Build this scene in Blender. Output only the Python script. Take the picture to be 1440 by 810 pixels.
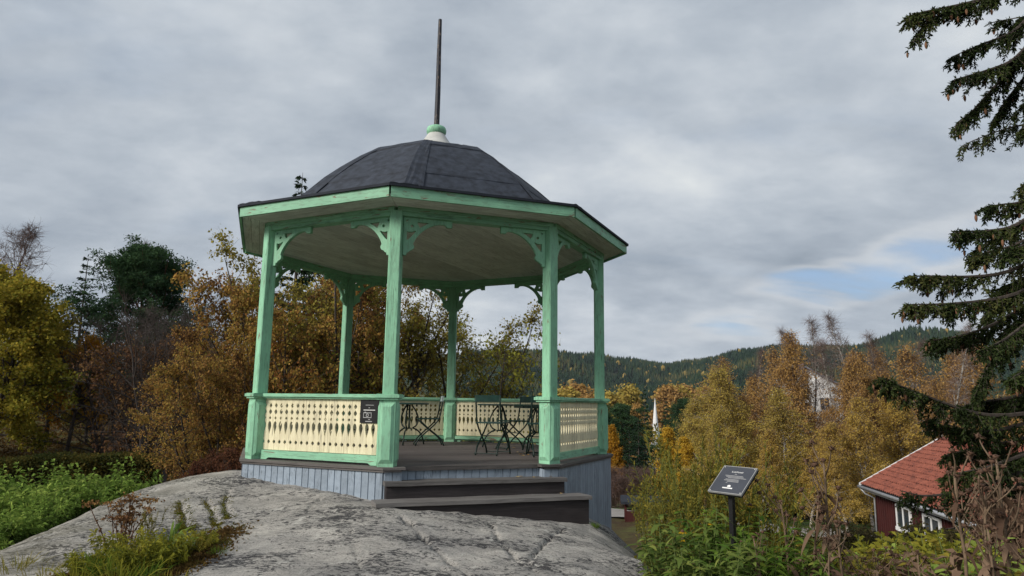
import bpy, bmesh, math, random
import numpy as np
from mathutils import Vector, Matrix, Euler

scn = bpy.context.scene
for o in list(bpy.data.objects):
    bpy.data.objects.remove(o)
COL = scn.collection
R = math.radians
PI = math.pi

# ------------------------------------------------------------------ camera
F_PX, PITCH, ROLL, EZ = 969.0, 0.1654, -0.0131, 1.6
cam_d = bpy.data.cameras.new('camera')
cam_d.sensor_width = 36.0
cam_d.lens = F_PX / 1440 * 36
cam_d.clip_start = 0.05
cam_d.clip_end = 20000
cam = bpy.data.objects.new('camera', cam_d)
COL.objects.link(cam)
_f = Vector((0, math.cos(PITCH), math.sin(PITCH)))
_u = Vector((0, -math.sin(PITCH), math.cos(PITCH)))
_r = Vector((1, 0, 0))
_cx = _r * math.cos(ROLL) - _u * math.sin(ROLL)
_cy = _r * math.sin(ROLL) + _u * math.cos(ROLL)
cam.matrix_world = Matrix(((_cx.x, _cy.x, -_f.x, 0), (_cx.y, _cy.y, -_f.y, 0),
                           (_cx.z, _cy.z, -_f.z, EZ), (0, 0, 0, 1)))
scn.camera = cam

# ------------------------------------------------------------------ light
SUN_AZ, SUN_EL = R(-122), R(30)          # azimuth from +Y towards +X: sun stands to the left, a little behind
sun_d = bpy.data.lights.new('sun', 'SUN')
sun_d.energy = 2.9
sun_d.angle = R(20)
sun_d.color = (1.0, 0.94, 0.86)
sun = bpy.data.objects.new('sun', sun_d)
COL.objects.link(sun)
sv = Vector((math.sin(SUN_AZ) * math.cos(SUN_EL), math.cos(SUN_AZ) * math.cos(SUN_EL), math.sin(SUN_EL)))
sun.rotation_euler = sv.to_track_quat('Z', 'Y').to_euler()
sun.location = (-30, -20, 30)

scn.view_settings.view_transform = 'Standard'
scn.view_settings.look = 'None'
scn.view_settings.gamma = 1.0
scn.view_settings.exposure = 0.42
scn.view_settings.use_curve_mapping = False


class NT:
    """tiny helper for wiring shader nodes"""
    def __init__(s, tree):
        s.t = tree
        s.n = tree.nodes
        s.l = tree.links
        s.n.clear()

    def node(s, typ, **kw):
        nd = s.n.new(typ)
        for k, v in kw.items():
            if hasattr(nd, k):
                setattr(nd, k, v)
            else:
                nd.inputs[k.replace('_', ' ')].default_value = v
        return nd

    def link(s, a, b):
        s.l.new(a, b)
        return b

    def setin(s, sock, v):
        if hasattr(v, 'is_output'):
            s.l.new(v, sock)
        else:
            sock.default_value = v

    def math(s, op, a, b=0.0, clamp=False):
        nd = s.n.new('ShaderNodeMath')
        nd.operation = op
        nd.use_clamp = clamp
        s.setin(nd.inputs[0], a)
        s.setin(nd.inputs[1], b)
        return nd.outputs[0]

    def ramp(s, fac, stops, interp='LINEAR'):
        nd = s.n.new('ShaderNodeValToRGB')
        nd.color_ramp.interpolation = interp
        el = nd.color_ramp.elements
        while len(el) < len(stops):
            el.new(0.5)
        for e, (p, c) in zip(el, stops):
            e.position = p
            if not hasattr(c, '__len__'):
                c = (c, c, c)
            e.color = (c[0], c[1], c[2], 1)
        s.setin(nd.inputs[0], fac)
        return nd.outputs[0]

    def noise(s, vec, scale, detail=4, rough=0.55, dist=0.0):
        nd = s.n.new('ShaderNodeTexNoise')
        nd.inputs['Scale'].default_value = scale
        nd.inputs['Detail'].default_value = detail
        nd.inputs['Roughness'].default_value = rough
        nd.inputs['Distortion'].default_value = dist
        if vec is not None:
            s.l.new(vec, nd.inputs['Vector'])
        return nd.outputs[0]

    def mapping(s, vec, loc=(0, 0, 0), rot=(0, 0, 0), scale=(1, 1, 1)):
        nd = s.n.new('ShaderNodeMapping')
        nd.inputs['Location'].default_value = loc
        nd.inputs['Rotation'].default_value = rot
        nd.inputs['Scale'].default_value = scale
        s.l.new(vec, nd.inputs['Vector'])
        return nd.outputs[0]

    def mix(s, fac, a, b, blend='MIX'):
        nd = s.n.new('ShaderNodeMix')
        nd.data_type = 'RGBA'
        nd.blend_type = blend
        s.setin(nd.inputs[0], fac)
        for sock, v in ((nd.inputs[6], a), (nd.inputs[7], b)):
            if hasattr(v, 'is_output'):
                s.l.new(v, sock)
            else:
                sock.default_value = (v[0], v[1], v[2], 1)
        return nd.outputs[2]


def pix_ray(px, py):
    X, Y = (px - 720) / F_PX, (405 - py) / F_PX
    cr, sr = math.cos(ROLL), math.sin(ROLL)
    a, b = X * cr + Y * sr, -X * sr + Y * cr
    c, s = math.cos(PITCH), math.sin(PITCH)
    return np.array([a, c - b * s, s + b * c])


def at(px, py, Y):
    d = pix_ray(px, py)
    return d * (Y / d[1]) + np.array([0, 0, EZ])


# ------------------------------------------------------------------ sky
world = bpy.data.worlds.new('World')
scn.world = world
world.use_nodes = True
W = NT(world.node_tree)
tc = W.node('ShaderNodeTexCoord')
sky = W.node('ShaderNodeTexSky')
sky.sky_type = 'NISHITA'
sky.sun_disc = False
sky.sun_elevation = SUN_EL
sky.sun_rotation = SUN_AZ
sky.air_density = 1.0
sky.dust_density = 0.6
sep = W.node('ShaderNodeSeparateXYZ')
W.link(tc.outputs['Generated'], sep.inputs[0])
zc = W.math('ADD', W.math('MAXIMUM', sep.outputs[2], 0.0), 0.30)
comb = W.node('ShaderNodeCombineXYZ')
W.link(W.math('DIVIDE', sep.outputs[0], zc), comb.inputs[0])
W.link(W.math('DIVIDE', sep.outputs[1], zc), comb.inputs[1])
cl = comb.outputs[0]
warp = W.mapping(cl, rot=(0, 0, R(-32)), scale=(0.85, 1.1, 1))
n1 = W.noise(W.mapping(warp, loc=(3.1, 1.7, 0)), 0.8, 4, 0.5, 0.2)
n2 = W.noise(W.mapping(warp, loc=(7.9, 4.2, 0)), 2.3, 8, 0.56, 0.1)
n3 = W.noise(W.mapping(cl, loc=(1.3, 9.2, 0), scale=(1, 1.2, 1)), 5.5, 7, 0.6, 0.1)
shade = W.math('ADD', W.math('ADD', W.math('MULTIPLY', n1, 0.38), W.math('MULTIPLY', n2, 0.46)), W.math('MULTIPLY', n3, 0.16))
# cloud thins and brightens towards the horizon all round
low = W.ramp(sep.outputs[2], [(0.02, 0.035), (0.30, 0.0)], 'EASE')
ccol = W.ramp(W.math('ADD', shade, low), [(0.37, (2.75, 3.25, 3.85)), (0.45, (3.65, 4.15, 4.8)), (0.51, (4.5, 5.0, 5.6)), (0.57, (5.5, 5.95, 6.45)), (0.66, (7.2, 7.5, 7.6))])
# thinner cover low over the valley, where strips of blue show through
g = pix_ray(1190, 392)
g = Vector(g).normalized()
e1 = Vector(pix_ray(1330, 345)).normalized() - g
e1.normalize()
e2 = g.cross(e1).normalized()


def dotn(v):
    nd = W.n.new('ShaderNodeVectorMath')
    nd.operation = 'DOT_PRODUCT'
    W.link(tc.outputs['Generated'], nd.inputs[0])
    nd.inputs[1].default_value = v
    return nd.outputs['Value']


qa = W.math('DIVIDE', W.math('SUBTRACT', dotn(e1), g.dot(e1)), 0.30)
qb = W.math('DIVIDE', W.math('SUBTRACT', dotn(e2), g.dot(e2)), 0.050)
q = W.math('ADD', W.math('MULTIPLY', qa, qa), W.math('MULTIPLY', qb, qb))
front = W.math('GREATER_THAN', dotn(g), 0.3)
gm = W.math('MULTIPLY', W.ramp(q, [(0.0, 1.0), (1.0, 0.0)], 'EASE'), front)
gapn = W.noise(W.mapping(cl, loc=(2.4, 0.6, 0), rot=(0, 0, R(18)), scale=(0.6, 1.5, 1)), 2.2, 5, 0.5, 0.15)
thin = W.math('ADD', W.math('ADD', W.math('MULTIPLY', gapn, 1.5), -0.25), W.math('MULTIPLY', gm, 0.25))
gap = W.math('MULTIPLY', W.ramp(thin, [(0.60, 0.0), (0.84, 0.8)], 'EASE'), W.ramp(gm, [(0.02, 0.12), (0.45, 1.0)]))
blue = W.mix(0.5, sky.outputs[0], (2.5, 4.3, 7.4))
edge = W.math('MULTIPLY', W.ramp(thin, [(0.46, 0.0), (0.62, 1.0), (0.78, 0.0)], 'EASE'), W.ramp(gm, [(0.0, 0.12), (0.5, 1.0)]))
ccol2 = W.mix(W.math('MULTIPLY', edge, 0.38), ccol, (7.0, 7.2, 7.4))
skyc = W.mix(gap, ccol2, blue)
bg = W.node('ShaderNodeBackground', Strength=0.080)
W.link(skyc, bg.inputs['Color'])
wo = W.node('ShaderNodeOutputWorld')
W.link(bg.outputs[0], wo.inputs['Surface'])


# ------------------------------------------------------------------ materials
def new_mat(name):
    m = bpy.data.materials.new(name)
    m.use_nodes = True
    return m, NT(m.node_tree)


def finish(T, col, rough=0.7, bump=None, bstr=0.3, bdist=0.01, spec=0.3, metal=0.0):
    p = T.node('ShaderNodeBsdfPrincipled')
    T.setin(p.inputs['Base Color'], col if hasattr(col, 'is_output') else (col[0], col[1], col[2], 1))
    T.setin(p.inputs['Roughness'], rough)
    p.inputs['Specular IOR Level'].default_value = spec
    p.inputs['Metallic'].default_value = metal
    if bump is not None:
        b = T.node('ShaderNodeBump')
        b.inputs['Strength'].default_value = bstr
        b.inputs['Distance'].default_value = bdist
        T.link(bump, b.inputs['Height'])
        T.link(b.outputs[0], p.inputs['Normal'])
    o = T.node('ShaderNodeOutputMaterial')
    T.link(p.outputs[0], o.inputs['Surface'])


def objrand(T):
    return T.node('ShaderNodeObjectInfo').outputs['Random']


def wood_mat(name, dark, light, stretch=(1, 14, 14), scale=3.0, rough=0.75, bstr=0.35, rnd=0.25):
    """bare or stained board: grain runs along the stretched axis"""
    m, T = new_mat(name)
    tcn = T.node('ShaderNodeTexCoord')
    rn = objrand(T)
    off = T.node('ShaderNodeCombineXYZ')
    T.link(T.math('MULTIPLY', rn, 37.0), off.inputs[0])
    T.link(T.math('MULTIPLY', rn, 11.0), off.inputs[1])
    va = T.node('ShaderNodeVectorMath', operation='ADD')
    T.link(tcn.outputs['Object'], va.inputs[0])
    T.link(off.outputs[0], va.inputs[1])
    gr = T.noise(T.mapping(va.outputs[0], scale=stretch), scale, 6, 0.65, 0.6)
    bl = T.noise(va.outputs[0], 1.7, 3)
    f = T.math('ADD', T.math('MULTIPLY', gr, 0.75), T.math('MULTIPLY', bl, 0.3))
    f = T.math('ADD', f, T.math('MULTIPLY', T.math('SUBTRACT', rn, 0.5), rnd))
    c = T.ramp(f, [(0.3, dark), (0.72, light)])
    finish(T, c, rough, gr, bstr, 0.006)
    return m


def paint_mat(name, col, wood=(0.20, 0.16, 0.11), chip=0.69, stretch=(1, 1, 0.22), dirt=0.25, grime=(0.12, 0.12, 0.09), rnd=0.08, crack=0.75):
    """weathered paint on wood: brush grain, grime, chips down to bare wood"""
    m, T = new_mat(name)
    tcn = T.node('ShaderNodeTexCoord')
    rn = objrand(T)
    off = T.node('ShaderNodeCombineXYZ')
    T.link(T.math('MULTIPLY', rn, 41.0), off.inputs[0])
    T.link(T.math('MULTIPLY', rn, 13.0), off.inputs[2])
    va = T.node('ShaderNodeVectorMath', operation='ADD')
    T.link(tcn.outputs['Object'], va.inputs[0])
    T.link(off.outputs[0], va.inputs[1])
    v = va.outputs[0]
    grain = T.noise(T.mapping(v, scale=tuple(16 * a for a in stretch)), 2.2, 5, 0.6, 0.4)
    blot = T.noise(v, 2.4, 5, 0.6)
    chipn = T.noise(T.mapping(v, scale=tuple(6 * a for a in stretch)), 2.0, 8, 0.68, 0.8)
    c0 = tuple(min(1, a * 1.10) for a in col)
    c1 = tuple(a * 0.80 for a in col)
    c = T.ramp(T.math('ADD', blot, T.math('MULTIPLY', T.math('SUBTRACT', rn, 0.5), rnd * 4)), [(0.3, c1), (0.7, c0)])
    c = T.mix(T.math('MULTIPLY', T.ramp(grain, [(0.35, 1.0), (0.5, 0.0)]), dirt), c, grime)
    ch = T.ramp(chipn, [(chip, 0.0), (chip + 0.025, 1.0)])
    c = T.mix(ch, c, wood)
    crk_ = T.noise(T.mapping(v, loc=(3, 8, 2), scale=tuple((26 if a > .5 else .8) for a in stretch)), 1.0, 3, 0.5, 0.3)
    cmask = T.ramp(T.noise(T.mapping(v, loc=(9, 1, 4)), 1.3, 3), [(0.46, 0.0), (0.58, 1.0)])
    ck = T.math('MULTIPLY', T.ramp(crk_, [(0.478, 0.0), (0.5, 1.0), (0.522, 0.0)]), cmask)
    c = T.mix(T.math('MULTIPLY', ck, crack), c, tuple(0.25 * a for a in col))
    h = T.math('SUBTRACT', T.math('MULTIPLY', grain, 0.6), T.math('ADD', T.math('MULTIPLY', ch, 0.8), ck))
    finish(T, c, 0.6, h, 0.35, 0.004, 0.35)
    return m


def plain_mat(name, col, rough=0.6, var=0.25, scale=6.0, metal=0.0, bstr=0.15, spec=0.3):
    m, T = new_mat(name)
    tcn = T.node('ShaderNodeTexCoord')
    n = T.noise(tcn.outputs['Object'], scale, 6, 0.6)
    c = T.ramp(n, [(0.3, tuple(a * (1 - var) for a in col)), (0.7, tuple(min(1, a * (1 + var)) for a in col))])
    finish(T, c, rough, n, bstr, 0.01, spec, metal)
    return m


def leaf_mat(name, stops, trans=0.35, rough=0.65, rnd=0.12):
    """foliage: per-leaf colour from the 'tint' attribute, light passing through the blades"""
    m, T = new_mat(name)
    a = T.node('ShaderNodeAttribute', attribute_name='tint')
    f = T.math('ADD', a.outputs['Fac'], T.math('MULTIPLY', T.math('SUBTRACT', objrand(T), 0.5), rnd))
    k = len(stops) - 1
    c = T.ramp(f, [(i / k, s) for i, s in enumerate(stops)])
    d = T.node('ShaderNodeBsdfDiffuse')
    t = T.node('ShaderNodeBsdfTranslucent')
    T.link(c, d.inputs['Color'])
    T.link(c, t.inputs['Color'])
    mx = T.node('ShaderNodeMixShader')
    mx.inputs[0].default_value = trans
    T.link(d.outputs[0], mx.inputs[1])
    T.link(t.outputs[0], mx.inputs[2])
    o = T.node('ShaderNodeOutputMaterial')
    T.link(mx.outputs[0], o.inputs['Surface'])
    return m


M = {}
M['mint'] = paint_mat('mint_paint', (0.255, 0.53, 0.345), chip=0.635, dirt=0.3)
M['mint_h'] = paint_mat('mint_paint_horizontal', (0.255, 0.53, 0.345), chip=0.60, stretch=(0.22, 1, 1), dirt=0.32)
M['cream'] = paint_mat('cream_paint', (0.78, 0.71, 0.48), wood=(0.3, 0.22, 0.12), chip=0.72, dirt=0.18, grime=(0.35, 0.27, 0.13), rnd=0.05)
M['blue'] = paint_mat('grey_blue_paint', (0.275, 0.33, 0.39), chip=0.74, dirt=0.3, grime=(0.16, 0.19, 0.24), rnd=0.08)
M['ceil'] = paint_mat('ceiling_paint', (0.68, 0.70, 0.66), chip=0.70, stretch=(0.15, 1, 1), dirt=0.3, grime=(0.16, 0.15, 0.12), wood=(0.15, 0.12, 0.09))
M['deck'] = wood_mat('deck_stain', (0.055, 0.046, 0.043), (0.13, 0.112, 0.105))
M['rim'] = wood_mat('deck_rim_stain', (0.05, 0.045, 0.042), (0.165, 0.15, 0.14), scale=4.0)
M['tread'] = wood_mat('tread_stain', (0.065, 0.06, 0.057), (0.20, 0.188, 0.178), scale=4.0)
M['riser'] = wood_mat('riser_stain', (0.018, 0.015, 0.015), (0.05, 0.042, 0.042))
M['dark'] = plain_mat('dark_void', (0.012, 0.012, 0.013), 0.9)
M['felt'] = plain_mat('roof_felt', (0.028, 0.034, 0.047), 0.75, 0.5, 9.0, bstr=0.7)
M['felt2'] = plain_mat('roof_felt_lap', (0.020, 0.024, 0.033), 0.85, 0.3, 5.0, bstr=0.5)
M['capw'] = plain_mat('cap_metal', (0.50, 0.50, 0.47), 0.5, 0.15)
M['spire'] = paint_mat('spire_paint', (0.016, 0.018, 0.030), wood=(0.22, 0.16, 0.12), chip=0.575, stretch=(3, 3, 0.5))
M['iron'] = plain_mat('green_iron', (0.008, 0.022, 0.018), 0.45, 0.3, 20)
M['slat'] = plain_mat('green_slat', (0.012, 0.042, 0.034), 0.5, 0.3, 12)
M['slatpale'] = plain_mat('pale_slat', (0.42, 0.52, 0.50), 0.4, 0.15, 12)
M['black'] = plain_mat('black_metal', (0.012, 0.012, 0.013), 0.4, 0.2)
M['board'] = plain_mat('sign_print', (0.052, 0.056, 0.068), 0.3, 0.12, 3, bstr=0.0, spec=0.5)
M['white'] = plain_mat('white_print', (0.72, 0.72, 0.7), 0.6, 0.1)
M['greyprint'] = plain_mat('grey_print', (0.34, 0.34, 0.34), 0.6, 0.1)
M['whitewall'] = plain_mat('white_boarding', (0.74, 0.74, 0.73), 0.7, 0.1, 2)
M['red'] = wood_mat('red_boarding', (0.030, 0.007, 0.007), (0.072, 0.014, 0.012), stretch=(14, 14, 1))
M['tile'] = None
M['gutter'] = plain_mat('zinc_gutter', (0.33, 0.34, 0.36), 0.45, 0.2, 4, metal=0.3)
M['glass'] = plain_mat('window_glass', (0.03, 0.04, 0.05), 0.08, 0.1, 1, bstr=0.0, spec=0.6)
M['slate'] = plain_mat('grey_roof', (0.15, 0.15, 0.18), 0.8, 0.2, 1)
M['brownroof'] = plain_mat('brown_roof', (0.17, 0.125, 0.125), 0.8, 0.2, 1)
M['bark'] = plain_mat('bark', (0.060, 0.048, 0.040), 0.9, 0.45, 9, bstr=0.8)
M['barkred'] = plain_mat('pine_bark', (0.10, 0.055, 0.034), 0.9, 0.4, 7, bstr=0.8)
M['barkgrey'] = plain_mat('grey_bark', (0.12, 0.105, 0.09), 0.9, 0.4, 9, bstr=0.6)
M['barkdk'] = plain_mat('dark_twig', (0.058, 0.046, 0.040), 0.9, 0.3, 9)
M['barkpink'] = plain_mat('reddish_twig', (0.13, 0.085, 0.07), 0.9, 0.3, 9)


def birch_bark():
    m, T = new_mat('birch_bark')
    tcn = T.node('ShaderNodeTexCoord')
    n = T.noise(T.mapping(tcn.outputs['Object'], scale=(1.5, 1.5, 5)), 1.6, 6, 0.65)
    c = T.ramp(n, [(0.40, (0.05, 0.04, 0.035)), (0.50, (0.34, 0.31, 0.27)), (0.7, (0.55, 0.52, 0.48))])
    finish(T, c, 0.8, n, 0.4, 0.02)
    return m


M['birchbark'] = birch_bark()


def tile_mat():
    m, T = new_mat('red_clay_tile')
    tcn = T.node('ShaderNodeTexCoord')
    n = T.noise(tcn.outputs['Object'], 2.0, 6, 0.7)
    n2 = T.noise(tcn.outputs['Object'], 9.0, 3, 0.6)
    f = T.math('ADD', T.math('MULTIPLY', n, 0.5), T.math('MULTIPLY', n2, 0.5))
    c = T.ramp(f, [(0.34, (0.06, 0.025, 0.02)), (0.47, (0.20, 0.060, 0.038)), (0.68, (0.32, 0.105, 0.066))])
    finish(T, c, 0.8, n2, 0.3, 0.01)
    return m


M['tile'] = tile_mat()

M['l_gold'] = leaf_mat('leaves_gold_brown', [(0.11, 0.06, 0.03), (0.27, 0.14, 0.05), (0.4, 0.235, 0.07), (0.24, 0.2, 0.05), (0.5, 0.31, 0.08), (0.3, 0.13, 0.045)])
M['l_olive'] = leaf_mat('leaves_olive_brown', [(0.12, 0.082, 0.038), (0.25, 0.18, 0.055), (0.34, 0.28, 0.06), (0.22, 0.21, 0.048), (0.46, 0.37, 0.07)])
M['l_yelgreen'] = leaf_mat('leaves_yellow_green', [(0.1, 0.085, 0.028), (0.22, 0.21, 0.042), (0.33, 0.31, 0.05), (0.17, 0.19, 0.035), (0.42, 0.35, 0.06)])
M['l_purple'] = leaf_mat('leaves_purple', [(0.06, 0.028, 0.022), (0.12, 0.048, 0.034), (0.18, 0.085, 0.045), (0.09, 0.045, 0.025)])
M['l_maple'] = leaf_mat('leaves_maple', [(0.09, 0.105, 0.02), (0.18, 0.185, 0.03), (0.28, 0.25, 0.038), (0.38, 0.28, 0.042), (0.22, 0.21, 0.032)])
M['l_orange'] = leaf_mat('leaves_orange', [(0.25, 0.10, 0.018), (0.42, 0.19, 0.02), (0.36, 0.20, 0.03), (0.48, 0.26, 0.03)])
M['l_birchy'] = leaf_mat('leaves_birch_yellow', [(0.27, 0.175, 0.055), (0.44, 0.295, 0.07), (0.52, 0.36, 0.085), (0.36, 0.27, 0.075), (0.58, 0.39, 0.075)])
M['l_bircho'] = leaf_mat('leaves_birch_amber', [(0.22, 0.13, 0.06), (0.37, 0.22, 0.08), (0.46, 0.275, 0.09), (0.31, 0.2, 0.08), (0.53, 0.32, 0.085)])
M['l_birchg'] = leaf_mat('leaves_birch_olive', [(0.23, 0.17, 0.05), (0.40, 0.30, 0.075), (0.48, 0.36, 0.085), (0.30, 0.26, 0.065), (0.56, 0.40, 0.08)])
M['l_bright'] = leaf_mat('leaves_bright_yellow', [(0.38, 0.23, 0.03), (0.55, 0.35, 0.045), (0.62, 0.42, 0.06), (0.46, 0.32, 0.045)])
M['l_pine'] = leaf_mat('needles_pine', [(0.022, 0.045, 0.024), (0.038, 0.075, 0.034), (0.055, 0.1, 0.042), (0.034, 0.066, 0.034)], 0.15)
M['l_spruce'] = leaf_mat('needles_spruce', [(0.012, 0.024, 0.016), (0.02, 0.04, 0.023), (0.033, 0.058, 0.026), (0.018, 0.032, 0.02)], 0.1)
M['l_fspruce'] = leaf_mat('needles_near_spruce', [(0.016, 0.022, 0.01), (0.028, 0.042, 0.016), (0.048, 0.066, 0.022), (0.072, 0.075, 0.026)], 0.12)
M['l_hedge'] = leaf_mat('leaves_hedge', [(0.030, 0.040, 0.014), (0.055, 0.060, 0.018), (0.09, 0.075, 0.02), (0.13, 0.10, 0.025)])
M['l_green'] = leaf_mat('leaves_fresh_green', [(0.06, 0.1, 0.025), (0.115, 0.19, 0.04), (0.2, 0.3, 0.06), (0.32, 0.4, 0.09)])
M['l_peren'] = leaf_mat('leaves_perennial', [(.05, .085, .024), (.095, .145, .035), (.16, .205, .05), (.24, .27, .065)])
M['l_herb'] = leaf_mat('leaves_herb', [(0.045, 0.09, 0.018), (0.08, 0.15, 0.025), (0.13, 0.20, 0.03), (0.19, 0.23, 0.035)])
M['l_straw'] = leaf_mat('leaves_straw', [(0.10, 0.085, 0.022), (0.20, 0.17, 0.035), (0.28, 0.23, 0.04), (0.15, 0.15, 0.03), (0.25, 0.24, 0.045)])
M['l_dry'] = leaf_mat('leaves_dry_brown', [(0.045, 0.028, 0.020), (0.10, 0.062, 0.042), (0.17, 0.11, 0.075), (0.22, 0.15, 0.10)], 0.2)
M['l_rust'] = leaf_mat('leaves_rust', [(0.075, 0.04, 0.026), (0.15, 0.078, 0.042), (0.22, 0.12, 0.05), (0.28, 0.17, 0.06)], 0.25)
M['l_shrub'] = leaf_mat('leaves_dull_shrub', [(0.022, 0.024, 0.012), (0.055, 0.055, 0.020), (0.085, 0.070, 0.030), (0.11, 0.085, 0.045), (0.12, 0.12, 0.03)])
M['l_lime'] = leaf_mat('leaves_lime', [(0.1, 0.12, 0.02), (0.18, 0.19, 0.028), (0.26, 0.25, 0.035), (0.32, 0.29, 0.045)])
M['l_flower'] = leaf_mat('petals_yellow', [(0.50, 0.28, 0.02), (0.62, 0.40, 0.03), (0.55, 0.34, 0.02)])
M['l_moss'] = leaf_mat('leaves_moss', [(0.05, 0.06, 0.012), (0.10, 0.11, 0.018), (0.17, 0.16, 0.025), (0.13, 0.09, 0.03)])
M['l_litter'] = leaf_mat('leaf_litter', [(0.04, 0.028, 0.014), (0.09, 0.055, 0.022), (0.14, 0.085, 0.03), (0.10, 0.09, 0.025)])
M['l_fallen'] = leaf_mat('fallen_leaf', [(0.30, 0.14, 0.04), (0.45, 0.30, 0.12), (0.5, 0.38, 0.2)])
M['cone'] = plain_mat('spruce_cone', (0.17, 0.085, 0.045), 0.8, 0.3, 30)
M['stem'] = plain_mat('green_stem', (0.09, 0.12, 0.03), 0.7, 0.3, 20)
M['stemdry'] = plain_mat('dry_stem', (0.16, 0.11, 0.07), 0.85, 0.35, 20)
M['stemrust'] = plain_mat('rust_stem', (0.10, 0.055, 0.035), 0.85, 0.35, 20)


# ------------------------------------------------------------------ mesh helpers
def smoothstep(a, b, x):
    t = np.clip((np.asarray(x, float) - a) / (b - a), 0, 1)
    return t * t * (3 - 2 * t)


class MB:
    def __init__(s):
        s.v = []
        s.f = []

    def add(s, vs, fs):
        o = len(s.v)
        s.v.extend([tuple(map(float, p)) for p in vs])
        s.f.extend([tuple(i + o for i in f) for f in fs])
        return s

    def box(s, x0, x1, y0, y1, z0, z1, m=None):
        vs = [Vector(p) for p in ((x0, y0, z0), (x1, y0, z0), (x1, y1, z0), (x0, y1, z0), (x0, y0, z1), (x1, y0, z1), (x1, y1, z1), (x0, y1, z1))]
        if m is not None:
            vs = [m @ p for p in vs]
        return s.add(vs, [(0, 3, 2, 1), (4, 5, 6, 7), (0, 1, 5, 4), (1, 2, 6, 5), (2, 3, 7, 6), (3, 0, 4, 7)])

    def bevbox(s, x0, x1, y0, y1, z0, z1, b=0.005):
        """box with its long edges softened: chamfer on all four sides, ends square in z"""
        ring = [(x0 + b, y0), (x1 - b, y0), (x1, y0 + b), (x1, y1 - b), (x1 - b, y1), (x0 + b, y1), (x0, y1 - b), (x0, y0 + b)]
        return s.prism(ring, z0, z1)

    def prism(s, poly, z0, z1, m=None):
        n = len(poly)
        vs = [Vector((p[0], p[1], z0)) for p in poly] + [Vector((p[0], p[1], z1)) for p in poly]
        if m is not None:
            vs = [m @ p for p in vs]
        fs = [tuple(reversed(range(n))), tuple(range(n, 2 * n))]
        fs += [(i, (i + 1) % n, n + (i + 1) % n, n + i) for i in range(n)]
        return s.add(vs, fs)

    def lathe(s, prof, n=16, cx=0, cy=0, cap=True):
        vs, fs = [], []
        for r, z in prof:
            for i in range(n):
                a = 2 * PI * i / n
                vs.append((cx + r * math.cos(a), cy + r * math.sin(a), z))
        for j in range(len(prof) - 1):
            for i in range(n):
                k = (i + 1) % n
                fs.append((j * n + i, j * n + k, (j + 1) * n + k, (j + 1) * n + i))
        if cap:
            fs.append(tuple(reversed(range(n))))
            fs.append(tuple(range((len(prof) - 1) * n, len(prof) * n)))
        return s.add(vs, fs)

    def tube(s, pts, rad, n=5, cap=True):
        P = np.asarray(pts, float)
        k = len(P)
        rad = np.broadcast_to(np.asarray(rad, float), (k,))
        T = np.gradient(P, axis=0)
        T /= np.linalg.norm(T, axis=1)[:, None] + 1e-9
        mean = T.mean(0)
        ref = np.array([0, 0, 1.0]) if abs(mean[2]) < 0.75 * np.linalg.norm(mean) + 1e-9 else np.array([1.0, 0, 0])
        U = np.cross(T, ref)
        U /= np.linalg.norm(U, axis=1)[:, None] + 1e-9
        Vv = np.cross(T, U)
        a = np.arange(n) * 2 * PI / n
        ring = P[:, None, :] + rad[:, None, None] * (np.cos(a)[None, :, None] * U[:, None, :] + np.sin(a)[None, :, None] * Vv[:, None, :])
        o = len(s.v)
        s.v.extend(map(tuple, ring.reshape(-1, 3).tolist()))
        for j in range(k - 1):
            for i in range(n):
                i2 = (i + 1) % n
                s.f.append((o + j * n + i, o + j * n + i2, o + (j + 1) * n + i2, o + (j + 1) * n + i))
        if cap:
            s.f.append(tuple(o + i for i in reversed(range(n))))
            s.f.append(tuple(o + (k - 1) * n + i for i in range(n)))
        return s

    def mesh(s, name, mat, smooth=False):
        me = bpy.data.meshes.new(name)
        me.from_pydata(s.v, [], s.f)
        if mat:
            me.materials.append(M[mat] if isinstance(mat, str) else mat)
        if smooth:
            me.polygons.foreach_set('use_smooth', [True] * len(me.polygons))
        return me


def tag(o, label=None, cat=None, group=None, kind=None):
    if label:
        o['label'] = label
    if cat:
        o['category'] = cat
    if group:
        o['group'] = group
    if kind:
        o['kind'] = kind
    return o


def obj(name, me, parent=None, loc=(0, 0, 0), rz=0.0, scale=None):
    o = bpy.data.objects.new(name, me)
    COL.objects.link(o)
    o.location = loc
    o.rotation_euler = (0, 0, rz)
    if scale is not None:
        o.scale = scale if hasattr(scale, '__len__') else (scale,) * 3
    if parent is not None:
        o.parent = parent
        CHILD.setdefault(parent.name, []).append(o)
    return o


def empty(name, loc, rz=0.0, label=None, cat=None, group=None):
    o = obj(name, None, None, loc, rz)
    o.empty_display_size = 0.3
    return tag(o, label, cat, group)


CHILD = {}


def copy_tree(o, parent=None):
    c = o.copy()
    COL.objects.link(c)
    c.parent = parent
    for ch in CHILD.get(o.name, []):
        copy_tree(ch, c)
    return c


def quads_mesh(name, V, tint, mat):
    """V (N,4,3) separate quads, tint (N,) stored per face"""
    V = np.asarray(V, np.float32)
    n = len(V)
    me = bpy.data.meshes.new(name)
    me.vertices.add(n * 4)
    me.vertices.foreach_set('co', V.reshape(-1))
    me.loops.add(n * 4)
    me.loops.foreach_set('vertex_index', np.arange(n * 4, dtype=np.int32))
    me.polygons.add(n)
    me.polygons.foreach_set('loop_start', np.arange(0, n * 4, 4, dtype=np.int32))
    try:
        me.polygons.foreach_set('loop_total', np.full(n, 4, dtype=np.int32))
    except Exception:
        pass
    at_ = me.attributes.new('tint', 'FLOAT', 'FACE')
    at_.data.foreach_set('value', np.asarray(tint, np.float32))
    me.materials.append(M[mat])
    me.update(calc_edges=True)
    return me


def unit(a):
    return a / (np.linalg.norm(a, axis=-1, keepdims=True) + 1e-9)


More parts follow.
